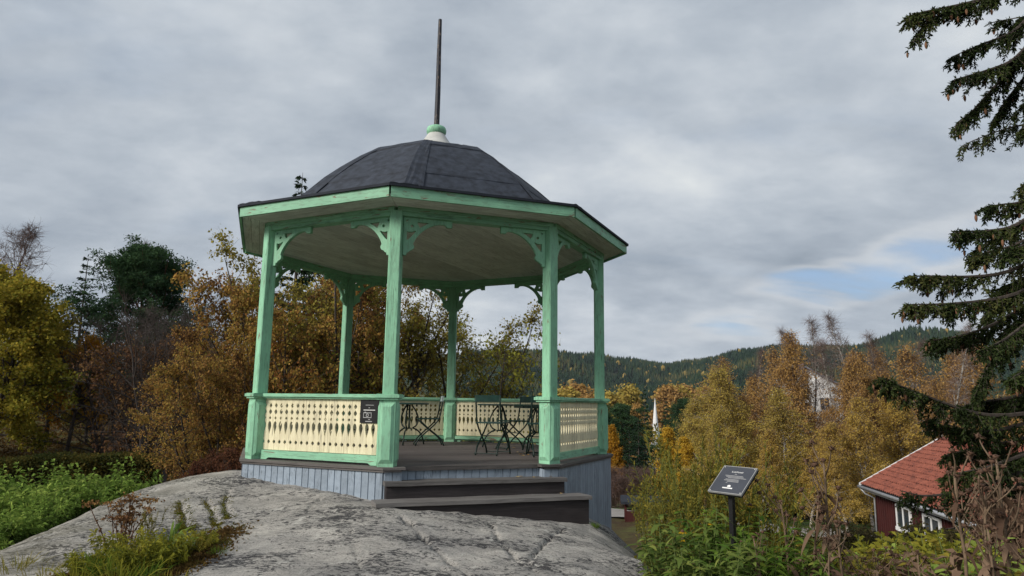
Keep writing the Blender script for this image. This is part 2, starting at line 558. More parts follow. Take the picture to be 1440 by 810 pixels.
def leaf_quads(rng, P, L, Wd, D=None, bias=(0, 0, 0), jit=1.0, wide=0.5, droop=0.15):
    """diamond leaves rooted at P"""
    n = len(P)
    d = rng.normal(0, 1, (n, 3)) * jit + np.asarray(bias)
    if D is not None:
        d = d + D
    d = unit(d)
    s = unit(np.cross(d, rng.normal(0, 1, (n, 3))))
    L = np.broadcast_to(np.asarray(L, float), (n,)) * rng.uniform(0.7, 1.25, n)
    Wd = np.broadcast_to(np.asarray(Wd, float), (n,)) * rng.uniform(0.75, 1.2, n)
    mid = P + d * (L * wide)[:, None]
    tip = P + d * L[:, None]
    tip[:, 2] -= droop * L
    V = np.stack([P, mid + s * (Wd / 2)[:, None], tip, mid - s * (Wd / 2)[:, None]], 1)
    return V


def clump_tint(rng, P, scale, amp=0.35):
    """per-leaf colour value that drifts through the crown in patches"""
    k = rng.normal(0, 1, (5, 3)) / scale
    ph = rng.uniform(0, 6.28, 5)
    s = sum(np.sin(P @ k[i] + ph[i]) for i in range(5)) / 2.2
    return np.clip(0.5 + amp * s * 0.6 + rng.normal(0, 0.2, len(P)), 0.0, 1.0)


# ------------------------------------------------------------------ terrain shape
GC = np.array([-1.3093, 11.0368])       # gazebo centre in plan
TH = -0.0492
RP, RE, RD = 2.704, 3.128, 2.91
ZF = EZ - 0.754                          # gazebo floor
SKY_PX = [(-400, 520), (0, 520), (300, 515), (560, 506), (740, 507), (860, 510), (940, 520), (1000, 514), (1060, 505),
          (1100, 498), (1210, 494), (1280, 478), (1340, 481), (1440, 498), (1700, 505)]
_az, _te = [], []
for (a, b) in SKY_PX:
    d = pix_ray(a, b)
    _az.append(math.degrees(math.atan2(d[0], d[1])))
    _te.append(d[2] / math.hypot(d[0], d[1]))


def vnoise(x, y, s, seed=0):
    r = np.random.default_rng(seed)
    out = 0
    for i in range(6):
        a = r.uniform(0, 6.28)
        k = r.uniform(0.6, 1.6) / s
        out = out + np.sin((x * math.cos(a) + y * math.sin(a)) * k * 6.28 + r.uniform(0, 6.28))
    return out / 3.0


def G(x, y):
    x = np.asarray(x, float)
    y = np.asarray(y, float)
    r = np.hypot(x, y)
    az = np.degrees(np.arctan2(x, y))
    right = np.interp(r, [0, 4, 6, 9, 14, 20, 30, 45, 60, 100, 200, 400, 700, 900, 1200], [-.05, -.1, -.35, -1.0, -2.5, -4.0, -4.9, -5.5, -7.2, -11, -22, -32, -36, -33, -20])
    left = np.interp(r, [0, 6, 9, 12.5, 16, 20, 40, 70, 110, 200, 400, 700, 900, 1200], [-.05, -.25, -.15, -.2, -.8, -1.25, -1.2, -.4, -1.0, -12, -30, -36, -33, -20])
    t = smoothstep(-15, 2, az) * smoothstep(181, 120, np.abs(az))
    z = left * (1 - t) + right * t
    hz = EZ + 1800 * np.interp(az, _az, _te)
    h = smoothstep(850, 1800, r)
    z = z * (1 - h) + (hz + vnoise(x, y, 420, 3) * 9) * h
    z = z - smoothstep(1850, 3600, r) * (hz * 0.55)
    m = smoothstep(700, 1100, r) * (1 - smoothstep(1500, 1800, r))
    z = z + m * (vnoise(x, y, 600, 5) * 16 + 8)
    z = z + 0.10 * vnoise(x, y, 5.5, 7) * smoothstep(5, 15, r)
    return z


# rock outcrop under the gazebo: heights read where the photograph shows the rock meeting the siding, the steps, the frame edge
_rc = []
for px, py, Y in [(343, 668, 9.15), (440, 685, 8.7), (525, 703, 8.2), (527, 713, 7.6), (680, 726, 8.0), (833, 738, 8.5),
                  (846, 740, 9.6), (857, 741, 10.6), (285, 668, 9.9), (230, 680, 9.7), (190, 691, 9.3), (140, 712, 8.7), (100, 735, 8.0), (0, 778, 7.0),
                  (300, 810, 6.0), (450, 810, 5.9), (600, 810, 5.9), (750, 810, 6.05), (850, 810, 6.35), (905, 790, 7.0), (200, 770, 6.9), (330, 735, 7.6),
                  (420, 745, 7.1), (600, 765, 6.7), (760, 775, 6.9), (240, 720, 8.1), (650, 745, 7.2), (800, 755, 7.6)]:
    _rc.append(at(px, py, Y))
for p in [(-1.3, 11.0, .35), (-4.2, 11.5, .35), (-3.6, 13.2, -.3), (-1, 13.8, -.5), (1.6, 12.6, -1.2), (2.6, 10.6, -1.3), (2.4, 8.6, -.95),
          (1.9, 7.4, -.55), (1.75, 6.4, -.75), (1.9, 5, -.6), (-5.9, 10.8, -.55), (-6.4, 9.2, -.75), (-6.9, 7.7, -.6), (-7.2, 6.2, -.7), (-5.5, 4.5, -.5),
          (-1.5, 4.3, -.02), (0.5, 4.4, -.12), (-3.3, 4.4, -.1), (3.4, 12, -2.6), (3.2, 9.5, -2.0), (-1.5, 2.5, -.5), (-5.2, 12.6, -.7), (-8, 9, -1.2), (-2.5, 15.2, -1.4), (1, 15, -2.2)]:
    _rc.append(np.array(p, float))
_rc = np.array(_rc)
_dm = np.linalg.norm(_rc[:, None, :2] - _rc[None, :, :2], axis=-1)
_n = len(_rc)
_A = np.zeros((_n + 3, _n + 3))
_A[:_n, :_n] = _dm - 0.02 * np.eye(_n)
_A[:_n, _n] = 1
_A[:_n, _n + 1:] = _rc[:, :2]
_A[_n, :_n] = 1
_A[_n + 1:, :_n] = _rc[:, :2].T
_wt = np.linalg.solve(_A, np.concatenate([_rc[:, 2], np.zeros(3)]))


def ROCK(x, y):
    x = np.asarray(x, float)
    y = np.asarray(y, float)
    sh = x.shape
    P = np.stack([x.ravel(), y.ravel()], 1)
    D = np.linalg.norm(P[:, None, :] - _rc[None, :, :2], axis=-1)
    z = D @ _wt[:_n] + _wt[_n] + P @ _wt[_n + 1:]
    return z.reshape(sh)


def SURF(x, y):
    """whatever is on top: rock or soil"""
    x = np.asarray(x, float)
    y = np.asarray(y, float)
    inside = (x > -8) & (x < 3.4) & (y > 2.5) & (y < 15)
    return np.where(inside, np.maximum(ROCK(x, y), G(x, y)), G(x, y))


def hit_surf(px, py, y0=4.0, y1=60.0):
    """where a pixel's ray meets rock or soil"""
    d = pix_ray(px, py)
    ys = np.arange(y0, y1, 0.05)
    P = d[None, :] * (ys / d[1])[:, None]
    z = P[:, 2] + EZ
    s = SURF(P[:, 0], P[:, 1])
    k = np.argmax(z < s)
    return np.array([P[k, 0], P[k, 1], s[k]])


# ------------------------------------------------------------------ ground
def grid_mesh(name, X, Y, Z, mat, wrap=False):
    h, w = X.shape
    me = bpy.data.meshes.new(name)
    V = np.stack([X, Y, Z], -1).reshape(-1, 3).astype(np.float32)
    idx = np.arange(h * w).reshape(h, w)
    if wrap:
        idx = np.concatenate([idx, idx[:, :1]], 1)
    q = np.stack([idx[:-1, :-1], idx[:-1, 1:], idx[1:, 1:], idx[1:, :-1]], -1).reshape(-1, 4)
    n = len(q)
    me.vertices.add(len(V))
    me.vertices.foreach_set('co', V.reshape(-1))
    me.loops.add(n * 4)
    me.loops.foreach_set('vertex_index', q.reshape(-1).astype(np.int32))
    me.polygons.add(n)
    me.polygons.foreach_set('loop_start', np.arange(0, n * 4, 4, dtype=np.int32))
    try:
        me.polygons.foreach_set('loop_total', np.full(n, 4, dtype=np.int32))
    except Exception:
        pass
    me.polygons.foreach_set('use_smooth', [True] * n)
    me.materials.append(M[mat])
    me.update(calc_edges=True)
    me.validate()
    return me


def ground_mat():
    m, T = new_mat('ground')
    gp = T.node('ShaderNodeNewGeometry').outputs['Position']
    n1 = T.noise(gp, 0.35, 6, 0.6)
    n2 = T.noise(gp, 6.0, 6, 0.7)
    n3 = T.noise(gp, 0.02, 4, 0.6)
    soil = T.ramp(n2, [(0.3, (0.030, 0.022, 0.013)), (0.7, (0.085, 0.058, 0.028))])
    grass = T.ramp(n2, [(0.3, (0.040, 0.048, 0.014)), (0.7, (0.115, 0.11, 0.035))])
    near = T.mix(T.ramp(n1, [(0.42, 0.0), (0.58, 1.0)]), soil, grass)
    far = T.ramp(n3, [(0.40, (0.020, 0.035, 0.020)), (0.56, (0.035, 0.045, 0.022)), (0.62, (0.13, 0.115, 0.045)), (0.8, (0.10, 0.11, 0.04))])
    ln = T.node('ShaderNodeVectorMath', operation='LENGTH')
    T.link(gp, ln.inputs[0])
    c = T.mix(T.ramp(T.math('DIVIDE', ln.outputs['Value'], 400.0), [(0.2, 0.0), (0.7, 1.0)]), near, far)
    finish(T, c, 0.95, n2, 0.6, 0.03, 0.1)
    return m


M['ground'] = ground_mat()
rad = np.concatenate([[0.3], np.geomspace(1.0, 12000, 190)])
azs = np.radians(np.concatenate([np.linspace(-52, 60, 300), np.linspace(61, 307, 90)]))
RR, AA = np.meshgrid(rad, azs, indexing='ij')
gx, gy = RR * np.sin(AA), RR * np.cos(AA)
gz = G(gx, gy)
ins = (gx > -8) & (gx < 3.4) & (gy > 2.5) & (gy < 15)
rk = ROCK(gx, gy)
gz = np.where(ins & (rk > gz - 0.05), gz - 0.25, gz)
gme = grid_mesh('ground', gx, gy, gz, 'ground', wrap=True)
tag(obj('ground', gme), kind='structure')


def rock_mat():
    m, T = new_mat('granite')
    tcn = T.node('ShaderNodeTexCoord')
    v = tcn.outputs['Object']
    vs = T.mapping(v, rot=(0, 0, R(24)), scale=(0.6, 1.5, 1.0))
    big = T.noise(v, 0.55, 4, 0.6, 0.3)
    mid = T.noise(vs, 2.6, 6, 0.65, 0.5)
    fine = T.noise(vs, 27.0, 8, 0.74, 0.5)
    grit = T.noise(v, 60.0, 5, 0.75)
    base = T.ramp(mid, [(0.30, (0.25, 0.24, 0.22)), (0.5, (0.40, 0.38, 0.345)), (0.68, (0.52, 0.495, 0.445))])
    base = T.mix(T.ramp(big, [(0.48, 0.0), (0.62, 0.5)]), base, (0.22, 0.22, 0.225))
    base = T.mix(T.math('MULTIPLY', T.ramp(grit, [(0.38, 1.0), (0.52, 0.0)]), 0.6), base, (0.13, 0.125, 0.12))
    # dark lichen: crisp speckle that gathers in patches
    patch = T.noise(T.mapping(vs, loc=(4, 7, 0)), 1.7, 5, 0.62, 0.5)
    k = T.math('ADD', fine, T.math('MULTIPLY', T.math('SUBTRACT', patch, 0.5), 0.62))
    lich = T.ramp(k, [(0.43, 1.0), (0.46, 0.0)])
    c = T.mix(T.math('MULTIPLY', lich, 0.9), base, (0.030, 0.030, 0.034))
    pale = T.ramp(T.noise(T.mapping(v, loc=(5, 3, 1)), 4.3, 8, 0.74, 0.5), [(0.60, 0.0), (0.64, 0.6)])
    c = T.mix(pale, c, (0.58, 0.57, 0.52))
    sx = T.node('ShaderNodeSeparateXYZ')
    T.link(v, sx.inputs[0])
    # algae and grime on the flank by the lush bed
    fl = T.ramp(T.math('DIVIDE', T.math('ADD', sx.outputs[0], 6.5), 4.0), [(0.25, 0.75), (0.8, 0.0)])
    alg = T.math('MULTIPLY', fl, T.ramp(mid, [(0.38, 1.0), (0.62, 0.25)]))
    c = T.mix(alg, c, (0.15, 0.14, 0.095))
    h = T.math('ADD', T.math('MULTIPLY', mid, 0.5), T.math('ADD', T.math('MULTIPLY', fine, 0.45), T.math('MULTIPLY', grit, 0.22)))
    finish(T, c, 0.92, h, 1.0, 0.045, 0.12)
    return m


M['rock'] = rock_mat()
nx, ny = 440, 440
xs = np.linspace(-7.9, 3.3, nx)
ys = np.linspace(3.0, 15.0, ny)
RX, RY = np.meshgrid(xs, ys)
RZ = ROCK(RX, RY)
RZ = RZ + 0.010 * vnoise(RX, RY, 0.9, 11) + 0.008 * vnoise(RX, RY, 0.33, 12) + 0.005 * vnoise(RX * 0.6, RY * 1.4, 0.13, 13)
# the rock dips away in front of the lowest step
_a = -PI / 2 + TH + PI / 8
_u = -(RX - GC[0]) * math.sin(_a) + (RY - GC[1]) * math.cos(_a)
_v = (RX - GC[0]) * math.cos(_a) + (RY - GC[1]) * math.sin(_a)
_zb = np.interp(_u, [-1.24, -.4, .4, 1.34], [at(527, 713, 7.75)[2], at(625, 721, 7.95)[2], at(725, 730, 8.2)[2], at(833, 739, 8.55)[2]])
_cap = _zb + 0.07 * np.maximum(_v - 3.07, 0) + 0.010 * vnoise(RX, RY, 0.3, 31)
_w = smoothstep(-1.6, -1.25, _u) * smoothstep(1.8, 1.4, _u) * smoothstep(2.3, 2.7, _v) * smoothstep(4.1, 3.5, _v)
RZ = np.where(RZ > _cap, RZ + (_cap - RZ) * _w, RZ)
CRACKS = [([(560, 722), (592, 752), (625, 785), (665, 815)], 0.07, 0.020), ([(688, 735), (705, 765), (735, 795), (770, 815)], 0.05, 0.018),
          ([(790, 745), (765, 765), (742, 792)], 0.06, 0.02), ([(452, 702), (432, 716), (415, 722)], 0.035, 0.02),
          ([(322, 690), (316, 708), (322, 728)], 0.05, 0.035), ([(290, 705), (300, 722), (304, 740)], 0.05, 0.03), ([(252, 708), (258, 725), (262, 745)], 0.05, 0.035),
          ([(490, 740), (500, 775), (512, 815)], 0.025, 0.016), ([(590, 790), (630, 806), (650, 818)], 0.03, 0.016), ([(742, 792), (780, 806), (850, 812)], 0.03, 0.02)]
crk = []
for pl, dep, wd in CRACKS:
    pts = np.array([hit_surf(*p) for p in pl])[:, :2]
    crk.append(pts)
    dmin = np.full(RX.shape, 9.0)
    wob = 0.018 * vnoise(RX, RY, 0.22, 21)
    for a, b in zip(pts[:-1], pts[1:]):
        ab = b - a
        t = np.clip(((RX - a[0]) * ab[0] + (RY - a[1]) * ab[1]) / (ab @ ab), 0, 1)
        dmin = np.minimum(dmin, np.hypot(RX - a[0] - t * ab[0], RY - a[1] - t * ab[1]))
    RZ = RZ - dep * np.exp(-((dmin + wob) / (wd * .8)) ** 2)
rock = obj('rock_outcrop', grid_mesh('rock_outcrop', RX, RY, RZ, 'rock'))
tag(rock, kind='structure')


def ZR(x, y):
    """height of the finished rock sheet"""
    i = np.clip((np.asarray(x) - xs[0]) / (xs[1] - xs[0]), 0, nx - 1.001)
    j = np.clip((np.asarray(y) - ys[0]) / (ys[1] - ys[0]), 0, ny - 1.001)
    i0, j0 = i.astype(int), j.astype(int)
    return RZ[j0, i0]


# ------------------------------------------------------------------ gazebo
gaz = empty('gazebo', (GC[0], GC[1], ZF), 0, 'octagonal mint green wooden gazebo with cream fretwork railings and black domed roof', 'gazebo')


def ang_post(k):
    return -PI / 2 + TH + k * PI / 4


def ang_bay(k):
    return ang_post(k) + PI / 8


def bay_loc(k, x, y, z):
    """bay frame: x to the right seen from outside, y distance outwards from the centre"""
    a = ang_bay(k)
    return (math.cos(a) * y - math.sin(a) * x, math.sin(a) * y + math.cos(a) * x, z)


C8 = math.cos(PI / 8)
AP = RP * C8                      # apothem of the post ring
HB = RP * math.sin(PI / 8)        # half bay
OPEN = 0                          # bay with the steps (between the posts flanking them)
Z_RAIL, Z_BEAM0, Z_BEAM1 = 0.837, 3.035, 3.125
Z_EB, Z_ET = 4.001 - ZF, 4.141 - ZF

# posts with pedestals and brackets
PW = 0.152
b = MB()
b.bevbox(-PW / 2, PW / 2, -PW / 2, PW / 2, Z_RAIL - 0.01, Z_BEAM0 + 0.06, 0.012)
post_me = b.mesh('post', 'mint')
b = MB()
b.bevbox(-0.098, 0.098, -0.098, 0.098, 0.0, Z_RAIL - 0.065, 0.006)
for s_ in (0, 1, 2, 3):             # raised bevelled panel on every face
    m_ = Matrix.Rotation(s_ * PI / 2, 4, 'Z')
    z0, z1 = 0.04, Z_RAIL - 0.10
    vs = [(-.085, -.099, z0), (.085, -.099, z0), (.085, -.099, z1), (-.085, -.099, z1), (-.05, -.122, z0 + .045), (.05, -.122, z0 + .045), (.05, -.122, z1 - .045), (-.05, -.122, z1 - .045)]
    b.add([m_ @ Vector(v) for v in vs], [(4, 5, 6, 7), (0, 1, 5, 4), (1, 2, 6, 5), (2, 3, 7, 6), (3, 0, 4, 7)])
ped_me = b.mesh('pedestal', 'mint')
b = MB()
b.prism([(-.125, -.125), (.125, -.125), (.125, .125), (-.125, .125)], Z_RAIL - 0.064, Z_RAIL - 0.040)
b.prism([(-.145, -.145), (.145, -.145), (.145, .145), (-.145, .145)], Z_RAIL - 0.040, Z_RAIL - 0.004)
b.prism([(-.13, -.13), (.13, -.13), (.13, .13), (-.13, .13)], Z_RAIL - 0.004, Z_RAIL + 0.004)
collar_me = b.mesh('collar', 'mint')

# fretwork bracket (holes kept open)
BR_OUT = [(0, 0), (.62, 0), (.62, -.085), (.555, -.085), (.54, -.062), (.51, -.052), (.45, -.056), (.385, -.075), (.325, -.103), (.27, -.140), (.22, -.183), (.18, -.23),
          (.15, -.275), (.128, -.32), (.122, -.345), (.135, -.36), (.137, -.385), (.12, -.41), (.085, -.425), (.068, -.447), (.045, -.452), (.042, -.485), (0, -.485)]
BR_HOLES = [[(.170, -.050), (.330, -.050), (.235, -.105), (.205, -.130), (.175, -.085)],
            [(.040, -.300), (.040, -.178), (.075, -.186), (.115, -.180), (.145, -.165), (.16, -.172), (.085, -.265)],
            [(.025, -.030), (.068, -.030), (.030, -.068)]]


def circ(cx, cy, r, n=12):
    return [(cx + r * math.cos(2 * PI * i / n), cy + r * math.sin(2 * PI * i / n)) for i in range(n)]


def curve_plate(name, loops, th, mat, mirror=1):
    cu = bpy.data.curves.new('tmp', 'CURVE')
    cu.dimensions = '2D'
    cu.fill_mode = 'BOTH'
    cu.extrude = th / 2
    cu.bevel_depth = 0.002
    cu.bevel_resolution = 0
    for lp in loops:
        sp = cu.splines.new('POLY')
        sp.points.add(len(lp) - 1)
        for p, (x, y) in zip(sp.points, lp):
            p.co = (x * mirror, y, 0, 1)
        sp.use_cyclic_u = True
    o = bpy.data.objects.new('tmp', cu)
    COL.objects.link(o)
    dg = bpy.context.evaluated_depsgraph_get()
    dg.update()
    me = bpy.data.meshes.new_from_object(o.evaluated_get(dg))
    bpy.data.objects.remove(o)
    bpy.data.curves.remove(cu)
    me.transform(Matrix.Rotation(PI / 2, 4, 'X'))      # stand it up: x right, z up
    me.name = name
    me.materials.clear()
    me.materials.append(M[mat])
    return me


br_r = curve_plate('bracket', [BR_OUT] + BR_HOLES + [circ(.105, -.108, .021)], 0.045, 'mint', 1)
br_l = curve_plate('bracket', [BR_OUT] + BR_HOLES + [circ(.105, -.108, .021)], 0.045, 'mint', -1)
b = MB()
ro = circ(.105, -.108, .062, 16)
ri = circ(.105, -.108, .021, 16)
vs = [(x, -.034, z) for x, z in ro] + [(x, -.034, z) for x, z in ri] + [(x, -.02, z) for x, z in ro] + [(x, -.02, z) for x, z in ri]
fs = []
for i in range(16):
    j = (i + 1) % 16
    fs += [(i, j, 16 + j, 16 + i), (i, 32 + i, 32 + j, j), (16 + i, 16 + j, 48 + j, 48 + i)]
b.add(vs, fs)
ring_r = b.mesh('bracket_ring', 'mint')
ring_l = ring_r.copy()
ring_l.transform(Matrix.Scale(-1, 4, (1, 0, 0)))
ring_l.flip_normals()

for k in range(8):
    a = ang_post(k)
    p = obj('post', post_me, gaz, (RP * math.cos(a), RP * math.sin(a), 0), a + PI / 2)
    obj('pedestal', ped_me, p)
    obj('collar', collar_me, p)
    for sgn, me in ((1, br_r), (-1, br_l)):
        q_ = sgn * PI / 8
        br = obj('bracket', me, p, (sgn * 0.082 * math.cos(q_), 0.082 * sgn * math.sin(q_) + 0.004, Z_BEAM0 - 0.002), q_)
        ring = ring_r if sgn == 1 else ring_l

# beams, fascia, soffit
b = MB()
L0 = HB
b.box(-L0 + .02, L0 - .02, -.07, .07, Z_BEAM0, Z_BEAM0 + .048)
b.box(-L0 - .01, L0 + .01, -.092, .092, Z_BEAM0 + .048, Z_BEAM1 + .02)
beam_me = b.mesh('beam', 'mint_h')
ez0 = Z_EB
APE = RE * C8
HE = RE * math.sin(PI / 8)
t8 = math.tan(PI / 8)
b = MB()
th = 0.032
b.add([(-HE, -th, Z_EB), (HE, -th, Z_EB), (HE - th * t8, 0, Z_EB), (-HE + th * t8, 0, Z_EB),
       (-HE, -th, Z_ET), (HE, -th, Z_ET), (HE - th * t8, 0, Z_ET), (-HE + th * t8, 0, Z_ET)],
      [(0, 3, 2, 1), (4, 5, 6, 7), (0, 1, 5, 4), (1, 2, 6, 5), (2, 3, 7, 6), (3, 0, 4, 7)])
fascia_me = b.mesh('fascia', 'mint_h')
ZS = Z_EB + 0.028                 # soffit underside at the eave
for k in range(8):
    rz = ang_bay(k) + PI / 2
    obj('beam', beam_me, gaz, bay_loc(k, 0, AP, 0), rz)
    obj('fascia', fascia_me, gaz, bay_loc(k, 0, APE, 0), rz)
nso = 4
sof_me = []
y_in, y_out = AP - 0.05, APE - 0.005
for i in range(nso):
    ya = y_in + (y_out - y_in) * i / nso + .002
    yb = y_in + (y_out - y_in) * (i + 1) / nso - .002
    za = Z_BEAM1 + (ZS - Z_BEAM1) * (ya - y_in) / (y_out - y_in)
    zb = Z_BEAM1 + (ZS - Z_BEAM1) * (yb - y_in) / (y_out - y_in)
    b = MB()
    g_ = 0.003
    vs = []
    for dz in (0, 0.02):
        vs += [(-ya * t8 + g_, -ya, za + dz), (ya * t8 - g_, -ya, za + dz), (yb * t8 - g_, -yb, zb + dz), (-yb * t8 + g_, -yb, zb + dz)]
    b.add(vs, [(0, 1, 2, 3), (4, 7, 6, 5), (0, 4, 5, 1), (1, 5, 6, 2), (2, 6, 7, 3), (3, 7, 4, 0)])
    sof_me.append(b.mesh('soffit_board', 'ceil'))
soff = MB().box(-.3, .3, -.3, .3, Z_BEAM1 + 0.16, Z_BEAM1 + 0.2).mesh('ceiling', 'dark')


def octagon(r, z, rot=TH):
    return [(r * math.cos(-PI / 2 + rot + i * PI / 4), r * math.sin(-PI / 2 + rot + i * PI / 4), z) for i in range(8)]


def clip_strip(ap_, y0, y1, rot):
    """part of the strip y0..y1 (rotated by rot) inside an octagon of apothem ap_, polygon in the strip's own frame"""
    poly = [(-9, y0), (9, y0), (9, y1), (-9, y1)]
    for i in range(8):
        a = ang_bay(i) - rot
        nx_, ny_ = math.cos(a), math.sin(a)
        out = []
        for j in range(len(poly)):
            p, q2 = poly[j], poly[(j + 1) % len(poly)]
            dp, dq = p[0] * nx_ + p[1] * ny_ - ap_, q2[0] * nx_ + q2[1] * ny_ - ap_
            if dp <= 0:
                out.append(p)
            if dp * dq < 0:
                t = dp / (dp - dq)
                out.append((p[0] + t * (q2[0] - p[0]), p[1] + t * (q2[1] - p[1])))
        poly = out
        if not poly:
            return None
    return poly


b = MB()
vs = octagon(AP / C8, Z_BEAM1 + .05) + octagon(AP / C8, Z_BEAM1 + .09)
b.add(vs, [tuple(range(8)), tuple(range(15, 7, -1))] + [(i, 8 + i, 8 + (i + 1) % 8, (i + 1) % 8) for i in range(8)])
ceil = obj('ceiling', b.mesh('ceiling', 'dark'), gaz)
CW = 0.19
rot = ang_bay(0) + PI / 2 + R(45)
for i in range(-14, 15):
    poly = clip_strip(AP - 0.075, i * CW + .002, (i + 1) * CW - .002, rot)
    if poly:
        obj('ceiling_board', MB().prism(poly, Z_BEAM1 + .022, Z_BEAM1 + .046).mesh('ceiling_board', 'ceil'), ceil, (0, 0, 0), rot)
for k in range(8):
    for i in range(nso):
        obj('soffit_board', sof_me[i], ceil, (0, 0, 0), ang_bay(k) + PI / 2)

# roof: faceted dome clad in felt sheets
PROF = [(3.17, Z_ET + .012), (2.62, 4.215 - ZF), (2.42, 4.34 - ZF), (2.23, 4.54 - ZF), (1.98, 4.80 - ZF), (1.72, 5.03 - ZF), (1.4, 5.29 - ZF), (1.1, 5.50 - ZF), (0.75, 5.63 - ZF), (0.4, 5.69 - ZF), (0.2, 5.70 - ZF)]


def prof_z(r):
    rr = [p[0] for p in PROF][::-1]
    zz = [p[1] for p in PROF][::-1]
    return float(np.interp(r, rr, zz))


b = MB()
vs, fs = [], []
rings = [(3.13, Z_ET - 0.004)] + [(r_ - .02, z_ - .035) for r_, z_ in PROF]
for r_, z_ in rings:
    vs += octagon(r_, z_)
for j in range(len(rings) - 1):
    for i in range(8):
        fs.append((j * 8 + i, j * 8 + (i + 1) % 8, (j + 1) * 8 + (i + 1) % 8, (j + 1) * 8 + i))
fs.append(tuple(reversed(range(8))))
fs.append(tuple(range((len(rings) - 1) * 8, len(rings) * 8)))
b.add(vs, fs)
roof = obj('roof', b.mesh('roof', 'dark'), gaz)


def facet_sheet(r_list, lift, mat, x0=-1.0, x1=1.0, th_=0.012, seed=0):
    """strip of felt on one facet (bay frame, outwards = -y); x0,x1 as fractions of the facet's half width"""
    rg = np.random.default_rng(seed)
    vs, fs = [], []
    nc = 7
    n = len(r_list)
    for layer in (0, 1):
        for r_ in r_list:
            y_ = r_ * C8
            hw = r_ * math.sin(PI / 8)
            for c in range(nc):
                f_ = x0 + (x1 - x0) * c / (nc - 1)
                dz = lift - (th_ if layer else 0) + (0.004 * rg.normal() if not layer else 0)
                vs.append((f_ * hw, -y_, prof_z(r_) + dz))
    for layer in (0, 1):
        for j in range(n - 1):
            for c in range(nc - 1):
                q4 = [layer * n * nc + j * nc + c, layer * n * nc + j * nc + c + 1, layer * n * nc + (j + 1) * nc + c + 1, layer * n * nc + (j + 1) * nc + c]
                fs.append(tuple(q4) if not layer else tuple(reversed(q4)))
    o_ = n * nc
    for j in range(n - 1):
        fs.append((j * nc, (j + 1) * nc, o_ + (j + 1) * nc, o_ + j * nc))
        fs.append((j * nc + nc - 1, o_ + j * nc + nc - 1, o_ + (j + 1) * nc + nc - 1, (j + 1) * nc + nc - 1))
    for c in range(nc - 1):
        fs.append((c, o_ + c, o_ + c + 1, c + 1))
        fs.append(((n - 1) * nc + c, (n - 1) * nc + c + 1, o_ + (n - 1) * nc + c + 1, o_ + (n - 1) * nc + c))
    return MB().add(vs, fs).mesh('felt_sheet', mat)


BANDS = [([3.17, 2.9, 2.62, 2.42, 2.23, 2.07], 0.0), ([2.1, 1.98, 1.85, 1.72, 1.4, 1.22], 0.012), ([1.25, 1.1, .92, 0.75, 0.4, 0.2], 0.024)]
sheets = [facet_sheet(rl, lf, 'felt', seed=i, th_=0.02) for i, (rl, lf) in enumerate(BANDS)]
hip = facet_sheet([3.17, 2.62, 2.42, 2.23, 1.98, 1.72, 1.4, 1.1, 0.75, 0.4, 0.22], 0.028, 'felt', -1.0, -0.72, 0.008, 9)
lap = [facet_sheet([r0 + .022, r0 - .002], lf, 'felt2', th_=0.008, seed=20) for r0, lf in ((2.07, 0.010), (1.22, 0.022))]
drip = MB()
hw_ = 3.185 * math.sin(PI / 8)
drip.box(-hw_, hw_, -3.185 * C8 - .006, -3.185 * C8 + .05, Z_ET - .010, Z_ET + .022)
drip_me = drip.mesh('drip_edge', 'felt2')
for k in range(8):
    rz = ang_bay(k) + PI / 2
    for me in sheets:
        obj('felt_sheet', me, roof, (0, 0, 0), rz)
    obj('hip_strip', hip, roof, (0, 0, 0), rz)
    for me in lap:
        obj('felt_lap', me, roof, (0, 0, 0), rz)
    obj('drip_edge', drip_me, roof, (0, 0, 0), rz)
zc0 = 5.68 - ZF
obj('cone_cap', MB().lathe([(.42, zc0), (.39, zc0 + .04), (.31, zc0 + .13), (.235, zc0 + .22), (.175, zc0 + .31), (.14, zc0 + .37)], 20).mesh('cone_cap', 'capw', True), gaz)
obj('collar', MB().lathe([(.10, 6.03 - ZF), (.14, 6.035 - ZF), (.165, 6.075 - ZF), (.168, 6.12 - ZF), (.15, 6.165 - ZF), (.10, 6.19 - ZF), (.05, 6.195 - ZF)], 18).mesh('collar', 'mint', True), gaz)
sp = MB()
sp.tube([(0, 0, 6.18 - ZF), (.004, 0, 6.8 - ZF), (0.0, 0, 7.5 - ZF), (0.002, 0, 8.15 - ZF)], [.047, .044, .038, .030], 8)
obj('spire', sp.mesh('spire', 'spire'), gaz)

# railings with cut-out boards
IN = HB - 0.125                    # half the clear width between pedestals
ZB0, ZB1 = 0.135, Z_RAIL - 0.055   # panel
HP = ZB1 - ZB0
NB = 20
bw = 2 * IN / NB


def board_poly(w, h):
    cuts = []
    for c_, hw_, hh_ in ((.147, .022, .048), (.27, .025, .055), (.39, .018, .033), (.845, .022, .043)):
        cuts.append([(c_ - hh_, 0), (c_ - hh_ * .35, hw_ * .8), (c_, hw_), (c_ + hh_ * .35, hw_ * .8), (c_ + hh_, 0)])
    cuts.insert(3, [(.45, 0), (.465, .014), (.49, .022), (.525, .027), (.56, .026), (.60, .019), (.65, .009), (.71, 0)])
    left = [(0.0, 0)]
    for c_ in cuts:
        left += c_
    left.append((1.0, 0))
    g_ = 0.0012
    pl = [(-w / 2 + g_ + dx, h * (1 - t)) for t, dx in left]
    pr = [(w / 2 - g_ - dx, h * (1 - t)) for t, dx in reversed(left)]
    return pl + pr


